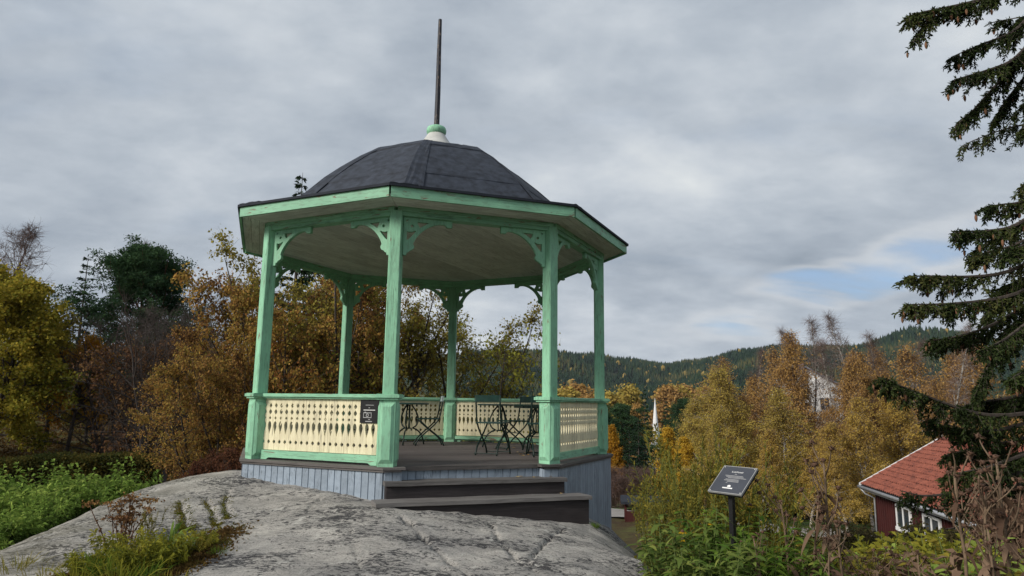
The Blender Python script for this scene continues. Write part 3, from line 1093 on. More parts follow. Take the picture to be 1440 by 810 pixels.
pp = board_poly(bw, HP)
b = MB()
n = len(pp)
vs = [(x, -.010, z) for x, z in pp] + [(x, .010, z) for x, z in pp]
b.add(vs, [tuple(range(n)), tuple(reversed(range(n, 2 * n)))] + [(i, n + i, n + (i + 1) % n, (i + 1) % n) for i in range(n)])
bal_me = b.mesh('board', 'cream')
b = MB()
prof = [(-.075, -.040), (-.075, -.010), (-.060, 0.0), (.060, 0.0), (.075, -.010), (.075, -.040), (.05, -.046), (.05, -.062), (-.05, -.062), (-.05, -.046)]
vs = [(-IN - .03, y_, Z_RAIL + z_) for y_, z_ in prof] + [(IN + .03, y_, Z_RAIL + z_) for y_, z_ in prof]
n = len(prof)
b.add(vs, [tuple(range(n)), tuple(reversed(range(n, 2 * n)))] + [(i, n + i, n + (i + 1) % n, (i + 1) % n) for i in range(n)])
rail_me = b.mesh('railing', 'mint_h')
b = MB()
lo = [(-IN, .004), (-IN + .09, .004), (-IN + .13, .028), (IN - .13, .028), (IN - .09, .004), (IN, .004), (IN, .118), (-IN, .118)]
n = len(lo)
vs = [(x, -.036, z) for x, z in lo] + [(x, -.012, z) for x, z in lo]
b.add(vs, [tuple(range(n)), tuple(reversed(range(n, 2 * n)))] + [(i, n + i, n + (i + 1) % n, (i + 1) % n) for i in range(n)])
b.box(-IN, IN, -.012, .036, .055, .112)
low_me = b.mesh('bottom_rail', 'mint_h')
for k in range(8):
    if k == OPEN:
        continue
    rz = ang_bay(k) + PI / 2
    rl = obj('railing', rail_me, gaz, bay_loc(k, 0, AP, 0), rz)
    obj('bottom_rail', low_me, rl)
    for i in range(NB):
        obj('board', bal_me, rl, (-IN + bw * (i + .5), 0, ZB0 - 0.012 + 0.0), 0, (1, 1, 1.016))

# deck
APD = RD * C8
RIMW = 0.16
b = MB()
vs = octagon((APD - .03) / C8, -.16) + octagon((APD - .03) / C8, -.045)
joist = obj('deck', MB().add(octagon(2.55 / C8 - .2, -.2) + octagon(2.55 / C8 - .2, -.05), [tuple(reversed(range(8))), tuple(range(8, 16))] + [(i, (i + 1) % 8, 8 + (i + 1) % 8, 8 + i) for i in range(8)]).mesh('deck', 'dark'), gaz)
DW = 0.118
rot = ang_bay(0) + PI / 2
for i in range(-24, 24):
    poly = clip_strip(APD - RIMW, i * DW + .003, (i + 1) * DW - .003, rot)
    if poly:
        obj('floor_board', MB().prism(poly, -.04, 0.0).mesh('floor_board', 'deck'), joist, (0, 0, 0), rot)


def rim_poly(ya, yb, xa=None, xb=None):
    pa = [(-ya * t8, -ya), (ya * t8, -ya), (yb * t8, -yb), (-yb * t8, -yb)]
    if xa == 'L':
        pa = [(-ya * t8, -ya), (-ya * t8 + .20, -ya), (-ya * t8 + .20, -yb), (-yb * t8, -yb)]
    if xa == 'R':
        pa = [(ya * t8 - .20, -ya), (ya * t8, -ya), (yb * t8, -yb), (ya * t8 - .20, -yb)]
    return pa[::-1]


def rim_mesh(kind=None):
    b = MB()
    b.prism(rim_poly(APD - RIMW + .003, APD, kind), -.028, 0.001)
    b.prism(rim_poly(APD - .05, APD - .014, kind), -.052, -.0285)
    return b.mesh('rim_board', 'rim')


rim_full, rim_L, rim_R = rim_mesh(), rim_mesh('L'), rim_mesh('R')
for k in range(8):
    rz = ang_bay(k) + PI / 2
    if k == OPEN:
        obj('rim_board', rim_L, joist, (0, 0, 0), rz)
        obj('rim_board', rim_R, joist, (0, 0, 0), rz)
        nose = MB().box(-.86, .86, -(APD - RIMW + .028), -(APD - RIMW + .002), -.05, -.001)
        obj('rim_board', nose.mesh('rim_board', 'rim'), joist, (0, 0, 0), rz)
    else:
        obj('rim_board', rim_full, joist, (0, 0, 0), rz)

# skirt of vertical grey-blue boards down to the rock
APS = APD - 0.055
ROWN = 22
sw = 2 * APS * t8 / ROWN
sb = MB()
sb.prism([(-sw / 2 + .001, 0), (-sw / 2 + .001, -.012), (-sw / 2 + .006, -.020), (sw / 2 - .006, -.020), (sw / 2 - .006, -.012), (sw / 2 - .001, -.012), (sw / 2 - .001, 0)][::-1], -1, 0)
sid_me = sb.mesh('siding_board', 'blue')


def skirt(k, y_, xlist, back=True):
    rz = ang_bay(k) + PI / 2
    a = ang_bay(k)
    zs = []
    for x in xlist:
        l = bay_loc(k, x, y_, 0)
        zz = [float(ZR(GC[0] + l[0] * f_ - math.sin(a) * e_, GC[1] + l[1] * f_ + math.cos(a) * e_)) for f_ in (1.0, 1.01) for e_ in (-.05, .05)]
        zs.append(min(zz) - ZF - 0.02)
    bk = MB()
    hw_ = max(abs(x) for x in xlist) + sw / 2 - .012
    xa, xb = min(xlist) - sw / 2 + .01, max(xlist) + sw / 2 - .01
    zl = min(zs)
    bk.add([(xa, .004, zs[0]), (xb, .004, zs[-1]), (xb, .004, -.054), (xa, .004, -.054), (xa, .02, zs[0]), (xb, .02, zs[-1]), (xb, .02, -.054), (xa, .02, -.054)],
           [(0, 1, 2, 3), (7, 6, 5, 4), (0, 4, 5, 1), (1, 5, 6, 2), (2, 6, 7, 3), (3, 7, 4, 0)])
    sk = obj('skirt', bk.mesh('skirt', 'blue'), gaz, bay_loc(k, 0, y_, 0), rz)
    for x, z in zip(xlist, zs):
        obj('siding_board', sid_me, sk, (x, 0, -.0535), 0, (1, 1, max(0.05, -z - .0535)))


full = [-APS * t8 + sw * (i + .5) for i in range(ROWN)]
for k in range(8):
    if k == OPEN:
        continue
    skirt(k, APS, full)
skirt(OPEN, APS, full[:2])
skirt(OPEN, APS, full[-2:])
skirt(OPEN, APD - RIMW - .02, full[2:-2])

for s_ in (-1, 1):
    x_ = s_ * (-full[2] + sw / 2 - .003)
    obj('siding_board', MB().box(x_ - .008, x_ + .008, -APS - .012, -(APD - RIMW - .03), -.42, -.0535).mesh('siding_board', 'blue'), gaz, (0, 0, 0), ang_bay(OPEN) + PI / 2)

# steps in the open bay
rz = ang_bay(OPEN) + PI / 2
steps = obj('steps', MB().box(-1.02, 1.06, -2.70, -2.47, -.40, -.21).mesh('steps', 'dark'), gaz, (0, 0, 0), rz)


def plank(x0, x1, y0, y1, z0, z1, nm, mat, m_=None, seed=0):
    rg = np.random.default_rng(seed)
    b = MB()
    n = 9
    vs, fs = [], []
    for i in range(n):
        x = x0 + (x1 - x0) * i / (n - 1)
        w1, w2 = rg.normal(0, .0025, 2)
        vs += [(x, y0 + w1, z0 + w2), (x, y1, z0 + w2), (x, y1, z1 + w2), (x, y0 + w1 + .004, z1 + w2)]
    for i in range(n - 1):
        o_ = i * 4
        for j in range(4):
            fs.append((o_ + j, o_ + 4 + j, o_ + 4 + (j + 1) % 4, o_ + (j + 1) % 4))
    fs.append((0, 1, 2, 3))
    fs.append(tuple(reversed(range((n - 1) * 4, n * 4))))
    b.add(vs, fs)
    return obj(nm, b.mesh(nm, mat), steps)


ZU, ZL = -.15, -.335
plank(-1.10, 1.15, -2.80, -2.634, ZU - .045, ZU, 'tread', 'tread', seed=1)
plank(-1.10, 1.15, -2.632, -2.455, ZU - .045, ZU, 'tread', 'tread', seed=2)
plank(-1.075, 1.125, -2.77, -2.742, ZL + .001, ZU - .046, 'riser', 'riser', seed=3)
plank(-1.24, 1.34, -3.10, -2.925, ZL - .042, ZL, 'tread', 'tread', seed=4)
plank(-1.24, 1.34, -2.923, -2.745, ZL - .042, ZL, 'tread', 'tread', seed=5)


def ground_riser(p0, p1, ztop, nm):
    """board whose lower edge is scribed to the rock; p0,p1 in the step frame (x, y)"""
    n = 14
    tx = np.array(p1) - np.array(p0)
    nrm = np.array([tx[1], -tx[0]]) / np.linalg.norm(tx) * 0.028
    ca, sa = math.cos(rz), math.sin(rz)
    vs, fs = [], []
    for i in range(n):
        p = np.array(p0) + tx * i / (n - 1)
        w = (GC[0] + p[0] * ca - p[1] * sa, GC[1] + p[0] * sa + p[1] * ca)
        zb = min(float(ZR(*w)) - ZF - .02, ztop - .04)
        q2 = p - nrm
        vs += [(p[0], p[1], zb), (p[0], p[1], ztop), (q2[0], q2[1], ztop), (q2[0], q2[1], zb)]
    for i in range(n - 1):
        o_ = i * 4
        for j in range(4):
            fs.append((o_ + j, o_ + (j + 1) % 4, o_ + 4 + (j + 1) % 4, o_ + 4 + j))
    fs.append((3, 2, 1, 0))
    fs.append(tuple(range((n - 1) * 4, n * 4)))
    return obj(nm, MB().add(vs, fs).mesh(nm, 'riser'), steps)


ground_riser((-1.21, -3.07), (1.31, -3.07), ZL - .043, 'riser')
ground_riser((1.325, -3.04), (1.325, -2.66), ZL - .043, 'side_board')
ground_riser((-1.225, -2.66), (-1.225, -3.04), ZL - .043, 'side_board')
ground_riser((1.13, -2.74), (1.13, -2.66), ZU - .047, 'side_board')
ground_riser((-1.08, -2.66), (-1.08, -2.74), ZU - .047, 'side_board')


# ------------------------------------------------------------------ vegetation builders
def limb(rng, p, d, L, n, wob=0.1, grav=0.0):
    pts = [np.array(p, float)]
    d = np.array(d, float)
    for _ in range(n):
        d = d + rng.normal(0, wob, 3)
        d[2] += grav
        d = d / np.linalg.norm(d)
        pts.append(pts[-1] + d * (L / n))
    return np.array(pts)


def along(pts, t):
    k = t * (len(pts) - 1)
    i = min(int(k), len(pts) - 2)
    f = k - i
    return pts[i] * (1 - f) + pts[i + 1] * f, pts[i + 1] - pts[i]


def make_tree(seed, H, r0, env, nb=34, t0=0.25, el=(70, 25), nb2=7, nb3=5, L2=0.45, L3=0.35, grav=(0.0, 0.0, -0.05), stems=1, fan=0.15, wob=0.05, twig_geo=True, tw_r=0.004, n_side=5, base_spread=0.0):
    """skeleton of a tree: trunk(s), limbs, twigs.  env(t) = limb length at relative height t.  el = degrees from vertical, low and high limbs"""
    rng = np.random.default_rng(seed)
    tr, cr = MB(), MB()
    twigs = []
    for s_ in range(stems):
        a = s_ * 2.4 + rng.uniform(0, 1)
        ln = fan * (1 if stems > 1 else 0.3) * rng.uniform(0.4, 1.3)
        d0 = unit(np.array([math.cos(a) * ln, math.sin(a) * ln, 1.0]))
        h = H * (rng.uniform(0.78, 1.0) if stems > 1 else 1.0)
        p0 = np.array([math.cos(a) * base_spread * rng.uniform(.3, 1), math.sin(a) * base_spread * rng.uniform(.3, 1), -0.15])
        trunk = limb(rng, p0, d0, h, 12, wob, 0.02)
        tt = np.linspace(0, 1, 13)
        tr.tube(trunk, r0 * (1 - tt) ** 0.8 + 0.008, max(n_side, 6))
        m = max(4, int(nb / (1 if stems == 1 else stems ** 0.8)))
        for i in range(m):
            t = t0 + (1 - t0) * ((i + rng.uniform(0, 1)) / m)
            p, dd = along(trunk, min(t, 0.995))
            az = i * 2.4 + rng.uniform(-.5, .5) + a
            e = R(el[0] + (el[1] - el[0]) * t + rng.normal(0, 8))
            d = np.array([math.cos(az) * math.sin(e), math.sin(az) * math.sin(e), math.cos(e)])
            L = env(t) * rng.uniform(0.75, 1.15)
            br = limb(rng, p, d, L, 6, 0.12, grav[0])
            rb = max(0.008, r0 * 0.42 * (1 - t) ** 0.6 * min(1, L / (0.3 * H)) + 0.006)
            tr.tube(br, np.linspace(rb, max(.004, rb * .25), 7), 4, False)
            for j in range(nb2):
                u = rng.uniform(0.22, 1.0)
                p2, d2 = along(br, min(u, 0.99))
                dir2 = unit(unit(d2) * 0.7 + rng.normal(0, 0.6, 3))
                l2 = L * L2 * rng.uniform(0.6, 1.2) * (1.15 - 0.5 * u)
                b2 = limb(rng, p2, dir2, l2, 4, 0.16, grav[1])
                tr.tube(b2, np.linspace(max(rb * .3, tw_r * 1.4), tw_r, 5), 3, False)
                for k in range(nb3):
                    v = rng.uniform(0.15, 1.0)
                    p3, d3 = along(b2, min(v, 0.99))
                    dir3 = unit(unit(d3) * 0.6 + rng.normal(0, 0.6, 3))
                    tw = limb(rng, p3, dir3, L3 * rng.uniform(0.6, 1.3), 3, 0.18, grav[2])
                    twigs.append(tw)
                    if twig_geo:
                        cr.tube(tw, [tw_r * .8, tw_r * .7, tw_r * .6, tw_r * .45], 3, False)
    return tr, cr, np.array(twigs), rng


def twig_leaves(rng, twigs, per, L, Wd, mat, name='crown', jitter=0.04, bias=(0, 0, -0.4), patch=1.2, keep=None, tint_shift=0.0, hang=0.0):
    n = len(twigs)
    idx = rng.integers(0, n, int(n * per))
    t = rng.uniform(0, 1, len(idx)) * 2.999
    i = t.astype(int)
    f = (t - i)[:, None]
    P = twigs[idx, i] * (1 - f) + twigs[idx, i + 1] * f + rng.normal(0, jitter, (len(idx), 3))
    if hang:
        P[:, 2] -= rng.uniform(0, hang, len(idx))
    if keep is not None:
        P = P[keep(P)]
    V = leaf_quads(rng, P, L, Wd, bias=bias)
    ti = np.clip(clump_tint(rng, P, patch) + tint_shift, 0, 1)
    return quads_mesh(name, V, ti, mat)


def join_mesh(name, parts):
    """crown = leaf quads plus twig tubes in one mesh (two materials)"""
    bm = bmesh.new()
    me = bpy.data.meshes.new(name)
    mats = []
    for m_ in parts:
        n0 = len(bm.faces)
        bm.from_mesh(m_)
        bm.faces.ensure_lookup_table()
        for f in bm.faces[n0:]:
            f.material_index = len(mats)
        mats.append(m_.materials[0])
    bm.to_mesh(me)
    bm.free()
    for m_ in mats:
        me.materials.append(m_)
    return me


class Kind:
    def __init__(s, trunk, crown, extra=None):
        s.trunk, s.crown, s.extra = trunk, crown, extra


def put(kind, name, loc, label, cat='tree', group=None, rz=0.0, sc=1.0, crown_name='crown', trunk_name='trunk'):
    e = empty(name, loc, rz, label, cat, group)
    e.scale = sc if hasattr(sc, '__len__') else (sc, sc, sc)
    if kind.trunk:
        obj(trunk_name, kind.trunk, e)
    if kind.crown:
        obj(crown_name, kind.crown, e)
    if kind.extra:
        for nm, me, lc in kind.extra:
            obj(nm, me, e, lc)
    return e


def leafy(seed, H, r0, env, mat, bark, per=14, L=0.07, Wd=0.05, patch=1.2, tw_bark=None, jitter=0.05, bias=(0, 0, -.4), hang=0, keep=None, tshift=0, **kw):
    tr, cr, tw, rng = make_tree(seed, H, r0, env, **kw)
    lv = twig_leaves(rng, tw, per, L, Wd, mat, 'crown', jitter, bias, patch, keep, tshift, hang)
    if cr.v:
        lv = join_mesh('crown', [lv, cr.mesh('twigs', tw_bark or bark)])
    return Kind(tr.mesh('trunk', bark, True), lv)


def bare(seed, H, r0, env, bark, **kw):
    tr, cr, tw, rng = make_tree(seed, H, r0, env, **kw)
    return Kind(tr.mesh('trunk', bark, True), cr.mesh('crown', bark))


def needle_fan(rng, pts, n, L, Wd, spread=0.9, down=0.0):
    """needle blades set along a twig polyline"""
    t = rng.uniform(0, 1, n) * (len(pts) - 1.001)
    i = t.astype(int)
    f = (t - i)[:, None]
    P = pts[i] * (1 - f) + pts[i + 1] * f
    D = unit(pts[i + 1] - pts[i])
    return P, D


def spruce_kind(seed, H, rb, nwh, mat='l_spruce', dens=26, droop=0.25, bark='bark', gaps=0.0, blade=(0.32, 0.10)):
    rng = np.random.default_rng(seed)
    tr = MB()
    tr.tube([(0, 0, -.2), (0, 0, H * .5), (0, 0, H)], [H * .014 + .02, H * .008 + .01, .012], 6)
    Ps, Ds = [], []
    for w in range(nwh):
        t = (w + .6) / nwh
        z = H * (0.10 + 0.89 * t)
        for k in range(rng.integers(5, 8)):
            if rng.uniform() < gaps:
                continue
            az = rng.uniform(0, 6.28)
            L = rb * (1 - t) ** 0.85 * rng.uniform(0.7, 1.15) + 0.12
            d = np.array([math.cos(az), math.sin(az), 0.10 + .5 * t])
            br = limb(rng, (0, 0, z), unit(d), L, 5, 0.06, -droop * 0.35)
            tr.tube(br, np.linspace(.022 * L / 2 + .008, .006, 6), 3, False)
            m = int(dens * L / rb) + 6
            s = rng.uniform(0.12, 1.0, m)
            for u in s:
                p, dd = along(br, min(u, .99))
                dd = unit(dd)
                sd = np.cross(dd, [0, 0, 1.0]) * rng.choice([-1, 1])
                Ps.append(p + rng.normal(0, .03, 3))
                Ds.append(dd * .7 + sd * rng.uniform(.3, 1.1) + np.array([0, 0, -rng.uniform(.1, .7)]))
    P, D = np.array(Ps), unit(np.array(Ds))
    sc = 0.6 + 0.7 * (1 - P[:, 2] / H)
    V = leaf_quads(rng, P, blade[0] * H / 9 * sc, blade[1] * H / 9 * sc, D=D * 3, jit=0.5, droop=.1)
    return Kind(tr.mesh('trunk', bark, True), quads_mesh('crown', V, clump_tint(rng, P, 1.5), mat))


def pine_kind(seed, H, r0):
    rng = np.random.default_rng(seed)
    tr = MB()
    trunk = limb(rng, (0, 0, -.2), (0.05, 0, 1), H * .93, 10, .05, .02)
    tr.tube(trunk, np.linspace(r0, .05, 11), 8)
    Ps = []
    for i in range(64):
        t = 0.30 + 0.70 * (i + rng.uniform(0, 1)) / 64
        p, dd = along(trunk, min(t, .99))
        az = i * 2.4 + rng.uniform(-.4, .4)
        env_ = np.interp(t, [.30, .42, .7, .85, 1.0], [.38, .40, .31, .22, .09]) * H
        e = R(np.interp(t, [.30, 1], [88, 30]) + rng.normal(0, 8))
        L = env_ * rng.uniform(.65, 1.15)
        br = limb(rng, p, (math.cos(az) * math.sin(e), math.sin(az) * math.sin(e), math.cos(e)), L, 6, .13, .06)
        tr.tube(br, np.linspace(.07 * (1 - t) + .03, .012, 7), 4, False)
        for j in range(7):
            u = rng.uniform(.35, 1)
            p2, d2 = along(br, min(u, .99))
            b2 = limb(rng, p2, unit(unit(d2) + rng.normal(0, .6, 3)), L * .32 * rng.uniform(.6, 1.2), 3, .15, .05)
            tr.tube(b2, np.linspace(.016, .007, 4), 3, False)
            for c in range(5):
                q, _ = along(b2, rng.uniform(.3, .99))
                m = 26
                o_ = rng.normal(0, 1, (m, 3)) * np.array([.27, .27, .12])
                Ps.append(q + o_ + np.array([0, 0, .1]))
    P = np.concatenate(Ps)
    V = leaf_quads(rng, P, .28, .085, bias=(0, 0, .5))
    return Kind(tr.mesh('trunk', 'barkred', True), quads_mesh('crown', V, clump_tint(rng, P, 1.6, .5), 'l_pine'))


def base(px, Y, py=560, dz=0.0):
    p = at(px, py, Y)
    return (float(p[0]), float(Y), float(SURF(p[0], Y)) + dz)


def lerp_env(*pts):
    xs_, ys_ = zip(*pts)
    return lambda t: float(np.interp(t, xs_, ys_))


# ------------------------------------------------------------------ shrubs and trees behind the gazebo
round_env = lerp_env((0, .6), (.25, 1.5), (.55, 1.6), (.85, 1.0), (1, .35))
k_sh1 = leafy(1, 6.4, .05, lerp_env((0, 1.0), (.3, 1.7), (.6, 1.6), (.85, 1.0), (1, .4)), 'l_gold', 'bark', per=8.0, L=.082, Wd=.054, patch=.55,
              nb=64, t0=.06, el=(72, 25), nb2=7, nb3=6, L2=.5, L3=.34, stems=9, fan=.42, base_spread=.5, grav=(.02, 0, -.02), tw_bark='barkdk')
k_sh2 = leafy(2, 7.0, .05, lerp_env((0, .9), (.3, 1.3), (.6, 1.35), (.85, .9), (1, .4)), 'l_olive', 'bark', per=6.6, L=.078, Wd=.052, patch=.55,
              nb=60, t0=.05, el=(65, 22), nb2=7, nb3=6, L2=.5, L3=.34, stems=10, fan=.30, base_spread=.7, grav=(.03, 0, -.02), tw_bark='barkdk')
k_sh3 = leafy(3, 6.6, .055, lerp_env((0, 1.0), (.3, 1.7), (.6, 1.9), (.85, 1.3), (1, .5)), 'l_yelgreen', 'bark', per=3.6, L=.085, Wd=.055, patch=.8,
              nb=44, t0=.08, el=(70, 28), nb2=7, nb3=5, L2=.5, L3=.36, stems=6, fan=.42, base_spread=.4, grav=(.02, 0, -.01), tw_bark='barkdk')
k_low = leafy(4, 2.6, .03, lerp_env((0, .7), (.4, 1.0), (.8, .6), (1, .3)), 'l_yelgreen', 'bark', per=9, L=.085, Wd=.055, patch=.6,
              nb=40, t0=.05, el=(70, 25), nb2=6, nb3=5, L2=.5, L3=.28, stems=7, fan=.4, base_spread=.4)
k_pur = leafy(5, 2.3, .025, lerp_env((0, .6), (.4, .85), (.8, .5), (1, .25)), 'l_purple', 'barkdk', per=10, L=.06, Wd=.042, patch=.5,
              nb=40, t0=.05, el=(70, 25), nb2=6, nb3=5, L2=.5, L3=.24, stems=7, fan=.35, base_spread=.3)
GRP_S = 'tall shrubs behind the gazebo'
put(k_sh1, 'hazel_shrub', base(408, 15.8), 'tall golden brown leafy shrub standing past the gazebo beside the bare thicket', 'shrub', GRP_S, 0.4, (.78, .9, .90))
put(k_sh1, 'hazel_shrub', base(308, 15.4), 'shorter golden brown shrub sloping down towards the bare thicket', 'shrub', GRP_S, 1.7, (.50, .6, .52))
put(k_sh1, 'hazel_shrub', base(355, 15.9), 'middle high golden brown shrub beside the gazebo corner post', 'shrub', GRP_S, 4.6, (.55, .65, .72))
put(k_sh1, 'hazel_shrub', base(452, 17.6), 'golden brown shrub seen through the gazebo past its closed railing', 'shrub', GRP_S, 2.6, (1.0, 1.0, 1.02))
put(k_sh2, 'hazel_shrub', base(480, 16.9), 'olive brown many stemmed shrub seen between the gazebo posts', 'shrub', GRP_S, 0.9, 1.0)
put(k_sh2, 'hazel_shrub', base(585, 17.8), 'olive brown shrub with upright stems behind the bistro table and chair', 'shrub', GRP_S, 3.6, (1.05, 1, .97))
put(k_sh3, 'hazel_shrub', base(632, 18.0), 'sparse yellow green shrub with bare branches reaching towards the sky', 'shrub', GRP_S, 1.2, (1.15, 1.1, 1.02))
put(k_low, 'leafy_bush', base(690, 17.0), 'low yellow green bush behind the railing and chairs', 'shrub', None, .2, 1.05)
put(k_low, 'leafy_bush', base(650, 16.4), 'low yellow green bush under the sparse shrub', 'shrub', None, 2.2, .9)
put(k_low, 'leafy_bush', base(735, 18.6), 'low yellow green bush showing past the post beside the steps', 'shrub', None, 4.0, 1.0)
put(k_pur, 'purple_shrub', base(338, 13.0), 'dark purple red leaved shrub beside the corner of the gazebo skirt', 'shrub', None, .5, (.5, .5, .58))
put(k_pur, 'purple_shrub', base(306, 14.2), 'purple red shrub at the foot of the golden brown shrub', 'shrub', None, 2.5, (.45, .45, .5))

# ------------------------------------------------------------------ wood to the left
maple_env = lerp_env((0, 1.5), (.25, 3.2), (.5, 3.4), (.8, 2.2), (1, .8))
k_map = leafy(11, 8.6, .16, maple_env, 'l_maple', 'bark', per=17, L=.16, Wd=.13, patch=1.4, nb=46, t0=.16, el=(80, 22), nb2=8, nb3=5, L2=.42, L3=.5, jitter=.12, twig_geo=False)
k_map2 = leafy(12, 5.5, .09, lerp_env((0, 1.0), (.3, 1.9), (.6, 1.8), (1, .5)), 'l_orange', 'bark', per=5, L=.15, Wd=.12, patch=.8, nb=26, t0=.3, el=(75, 25), nb2=6, nb3=4, L2=.42, L3=.4, jitter=.1, twig_geo=False)
k_thick = bare(13, 7.5, .10, lerp_env((0, 2.0), (.3, 3.0), (.6, 2.8), (.9, 1.6), (1, .8)), 'barkdk', nb=54, t0=.06, el=(70, 28), nb2=8, nb3=5, L2=.5, L3=.55, stems=5, fan=.3, base_spread=.5, tw_r=.006)
k_bare = bare(14, 15, .22, lerp_env((0, 3), (.4, 4.2), (.7, 3.4), (.9, 1.8), (1, .8)), 'barkpink', nb=44, t0=.3, el=(60, 22), nb2=9, nb3=8, L2=.45, L3=.7, grav=(.03, 0, -.05), tw_r=.010)
k_rust = leafy(15, 6.0, .07, lerp_env((0, 1.4), (.3, 2.3), (.6, 2.2), (1, .6)), 'l_rust', 'barkdk', per=3.2, L=.12, Wd=.09, patch=.8, nb=40, t0=.06, el=(72, 26), nb2=7, nb3=5, L2=.5, L3=.5, stems=4, fan=.3, tw_bark='barkdk')
k_pine = pine_kind(16, 14.0, .26)
k_spr = spruce_kind(17, 14, 2.5, 20, dens=16, droop=.15, gaps=.12)
k_spr2 = spruce_kind(18, 14, 2.6, 26, dens=34, droop=.25)
GRP_W = 'trees of the wood beyond the hedge'
put(k_map, 'maple_tree', base(-6, 31), 'broad yellow green maple standing behind the clipped hedge', 'tree', GRP_W, .3, (.98, 1, .85))
put(k_map, 'maple_tree', base(-75, 33), 'yellow green maple beyond the hedge whose crown leaves the picture', 'tree', GRP_W, 2.1, 1.02)
put(k_map, 'maple_tree', base(72, 40), 'smaller dull green maple between the broad maple and the dark pine', 'tree', GRP_W, 4.1, (.75, .75, .74))
put(k_map2, 'maple_tree', base(100, 33), 'small orange leaved maple in front of the dark wood', 'tree', GRP_W, 1.0, 1.0)
put(k_map2, 'maple_tree', base(128, 42), 'slender orange maple under the dark pine', 'tree', GRP_W, 3.0, (1, 1, 1.1))
put(k_pine, 'pine_tree', base(178, 43), 'tall dark green pine with spreading crown rising above the bare thicket', 'tree', GRP_W, .6, (.86, .86, .88))
put(k_spr, 'spruce_tree', base(101, 62), 'thin pointed spruce with sparse tiers beside the dark pine', 'tree', GRP_W, 0, (1, 1, 1.07))
put(k_spr2, 'spruce_tree', base(405, 56), 'spruce whose tip peeps over the gazebo eave', 'tree', GRP_W, 1, (1.25, 1.25, 1.52))
put(k_bare, 'bare_tree', base(-62, 52), 'bare reddish tree rising behind the broad maple', 'tree', GRP_W, .5, (1.05, 1.05, 1.07))
put(k_bare, 'bare_tree', base(-170, 55), 'bare reddish tree behind the maple that leaves the picture', 'tree', GRP_W, 2.5, 1.05)
put(k_bare, 'bare_tree', base(232, 58), 'bare pinkish tree showing past the dark pine', 'tree', GRP_W, 3.3, (.8, .8, 1.0))
put(k_thick, 'thicket_tree', base(215, 30), 'dark leafless many stemmed tree beside the golden shrub', 'tree', GRP_W, .4, (.95, .95, .98))
put(k_thick, 'thicket_tree', base(160, 34), 'dark leafless many stemmed tree below the pine crown', 'tree', GRP_W, 2.4, (1.05, 1.05, 1.0))
put(k_thick, 'thicket_tree', base(255, 37), 'dark leafless thicket tree half hidden by the golden shrub', 'tree', GRP_W, 4.4, 1.05)
put(k_rust, 'thicket_tree', base(225, 42), 'thicket tree holding a few rusty leaves below the pine', 'tree', GRP_W, 1.0, (1.1, 1.1, 1.15))
put(k_rust, 'thicket_tree', base(140, 48), 'rusty leaved thicket tree deep in the shade of the pine', 'tree', GRP_W, 2.0, 1.15)
put(k_rust, 'thicket_tree', base(196, 31), 'brown leaved thicket tree in front of the bare stems below the pine', 'tree', GRP_W, 3.4, (.95, .95, .95))
put(k_rust, 'thicket_tree', base(262, 33), 'brown leaved thicket tree touching the golden shrub', 'tree', GRP_W, 5.2, (.9, .9, 1.0))
rng = np.random.default_rng(50)
for i in range(20):                       # dark understory deeper in the wood
    px = -120 + i * 24 + rng.uniform(-8, 8)
    Y = rng.uniform(56, 80)
    kd, nm, lb = [(k_spr2, 'spruce_tree', 'young dark spruce filling the back of the wood'), (k_rust, 'thicket_tree', 'rusty brown undergrowth tree at the back of the wood'),
                  (k_spr2, 'spruce_tree', 'young dark spruce filling the back of the wood')][i % 3]
    s_ = rng.uniform(.5, .68) if kd is k_spr2 else rng.uniform(1.1, 1.5)
    put(kd, nm, base(px, Y), lb, 'tree', 'undergrowth at the back of the wood' if kd is k_rust else 'young spruces at the back of the wood', rng.uniform(0, 6), (s_ * (1.35 if kd is k_spr2 else 1), s_ * (1.35 if kd is k_spr2 else 1), s_))


# clipped hedge
def hedge(name, x0, y0, x1, y1, w, h, n, mat, label, seed):
    rng = np.random.default_rng(seed)
    L = math.hypot(x1 - x0, y1 - y0)
    a = math.atan2(y1 - y0, x1 - x0)
    zc_ = float(SURF((x0 + x1) / 2, (y0 + y1) / 2))
    e = empty(name, ((x0 + x1) / 2, (y0 + y1) / 2, zc_), a, label, 'hedge')
    u = rng.uniform(-L / 2, L / 2, n)
    face = rng.uniform(0, 1, n)
    P = np.zeros((n, 3))
    P[:, 0] = u
    top = face < .45
    P[:, 1] = np.where(top, rng.uniform(-w / 2, w / 2, n), np.where(face < .85, -w / 2, w / 2) + rng.normal(0, .05, n))
    hh = h * (1 + .06 * np.sin(u * 1.1) + .04 * np.sin(u * 2.9 + 1))
    P[:, 2] = np.where(top, hh + rng.normal(0, .045, n), rng.uniform(0, 1, n) ** .8 * hh)
    P += rng.normal(0, .03, (n, 3))
    V = leaf_quads(rng, P, .09, .065, bias=(0, -.2, .4))
    obj('foliage', quads_mesh('foliage', V, clump_tint(rng, P, .5), mat), e)
    core = MB()
    core.box(-L / 2 + .1, L / 2 - .1, -w / 2 + .12, w / 2 - .12, -.1, h - .12)
    obj('branches', core.mesh('branches', 'barkdk'), e)
    return e


pa, pb = at(-140, 690, 20.5), at(232, 690, 22.0)
hedge('clipped_hedge', pa[0], pa[1], pb[0], pb[1], 1.2, .95, 26000, 'l_hedge', 'low clipped dark green hedge running in front of the wood', 5)


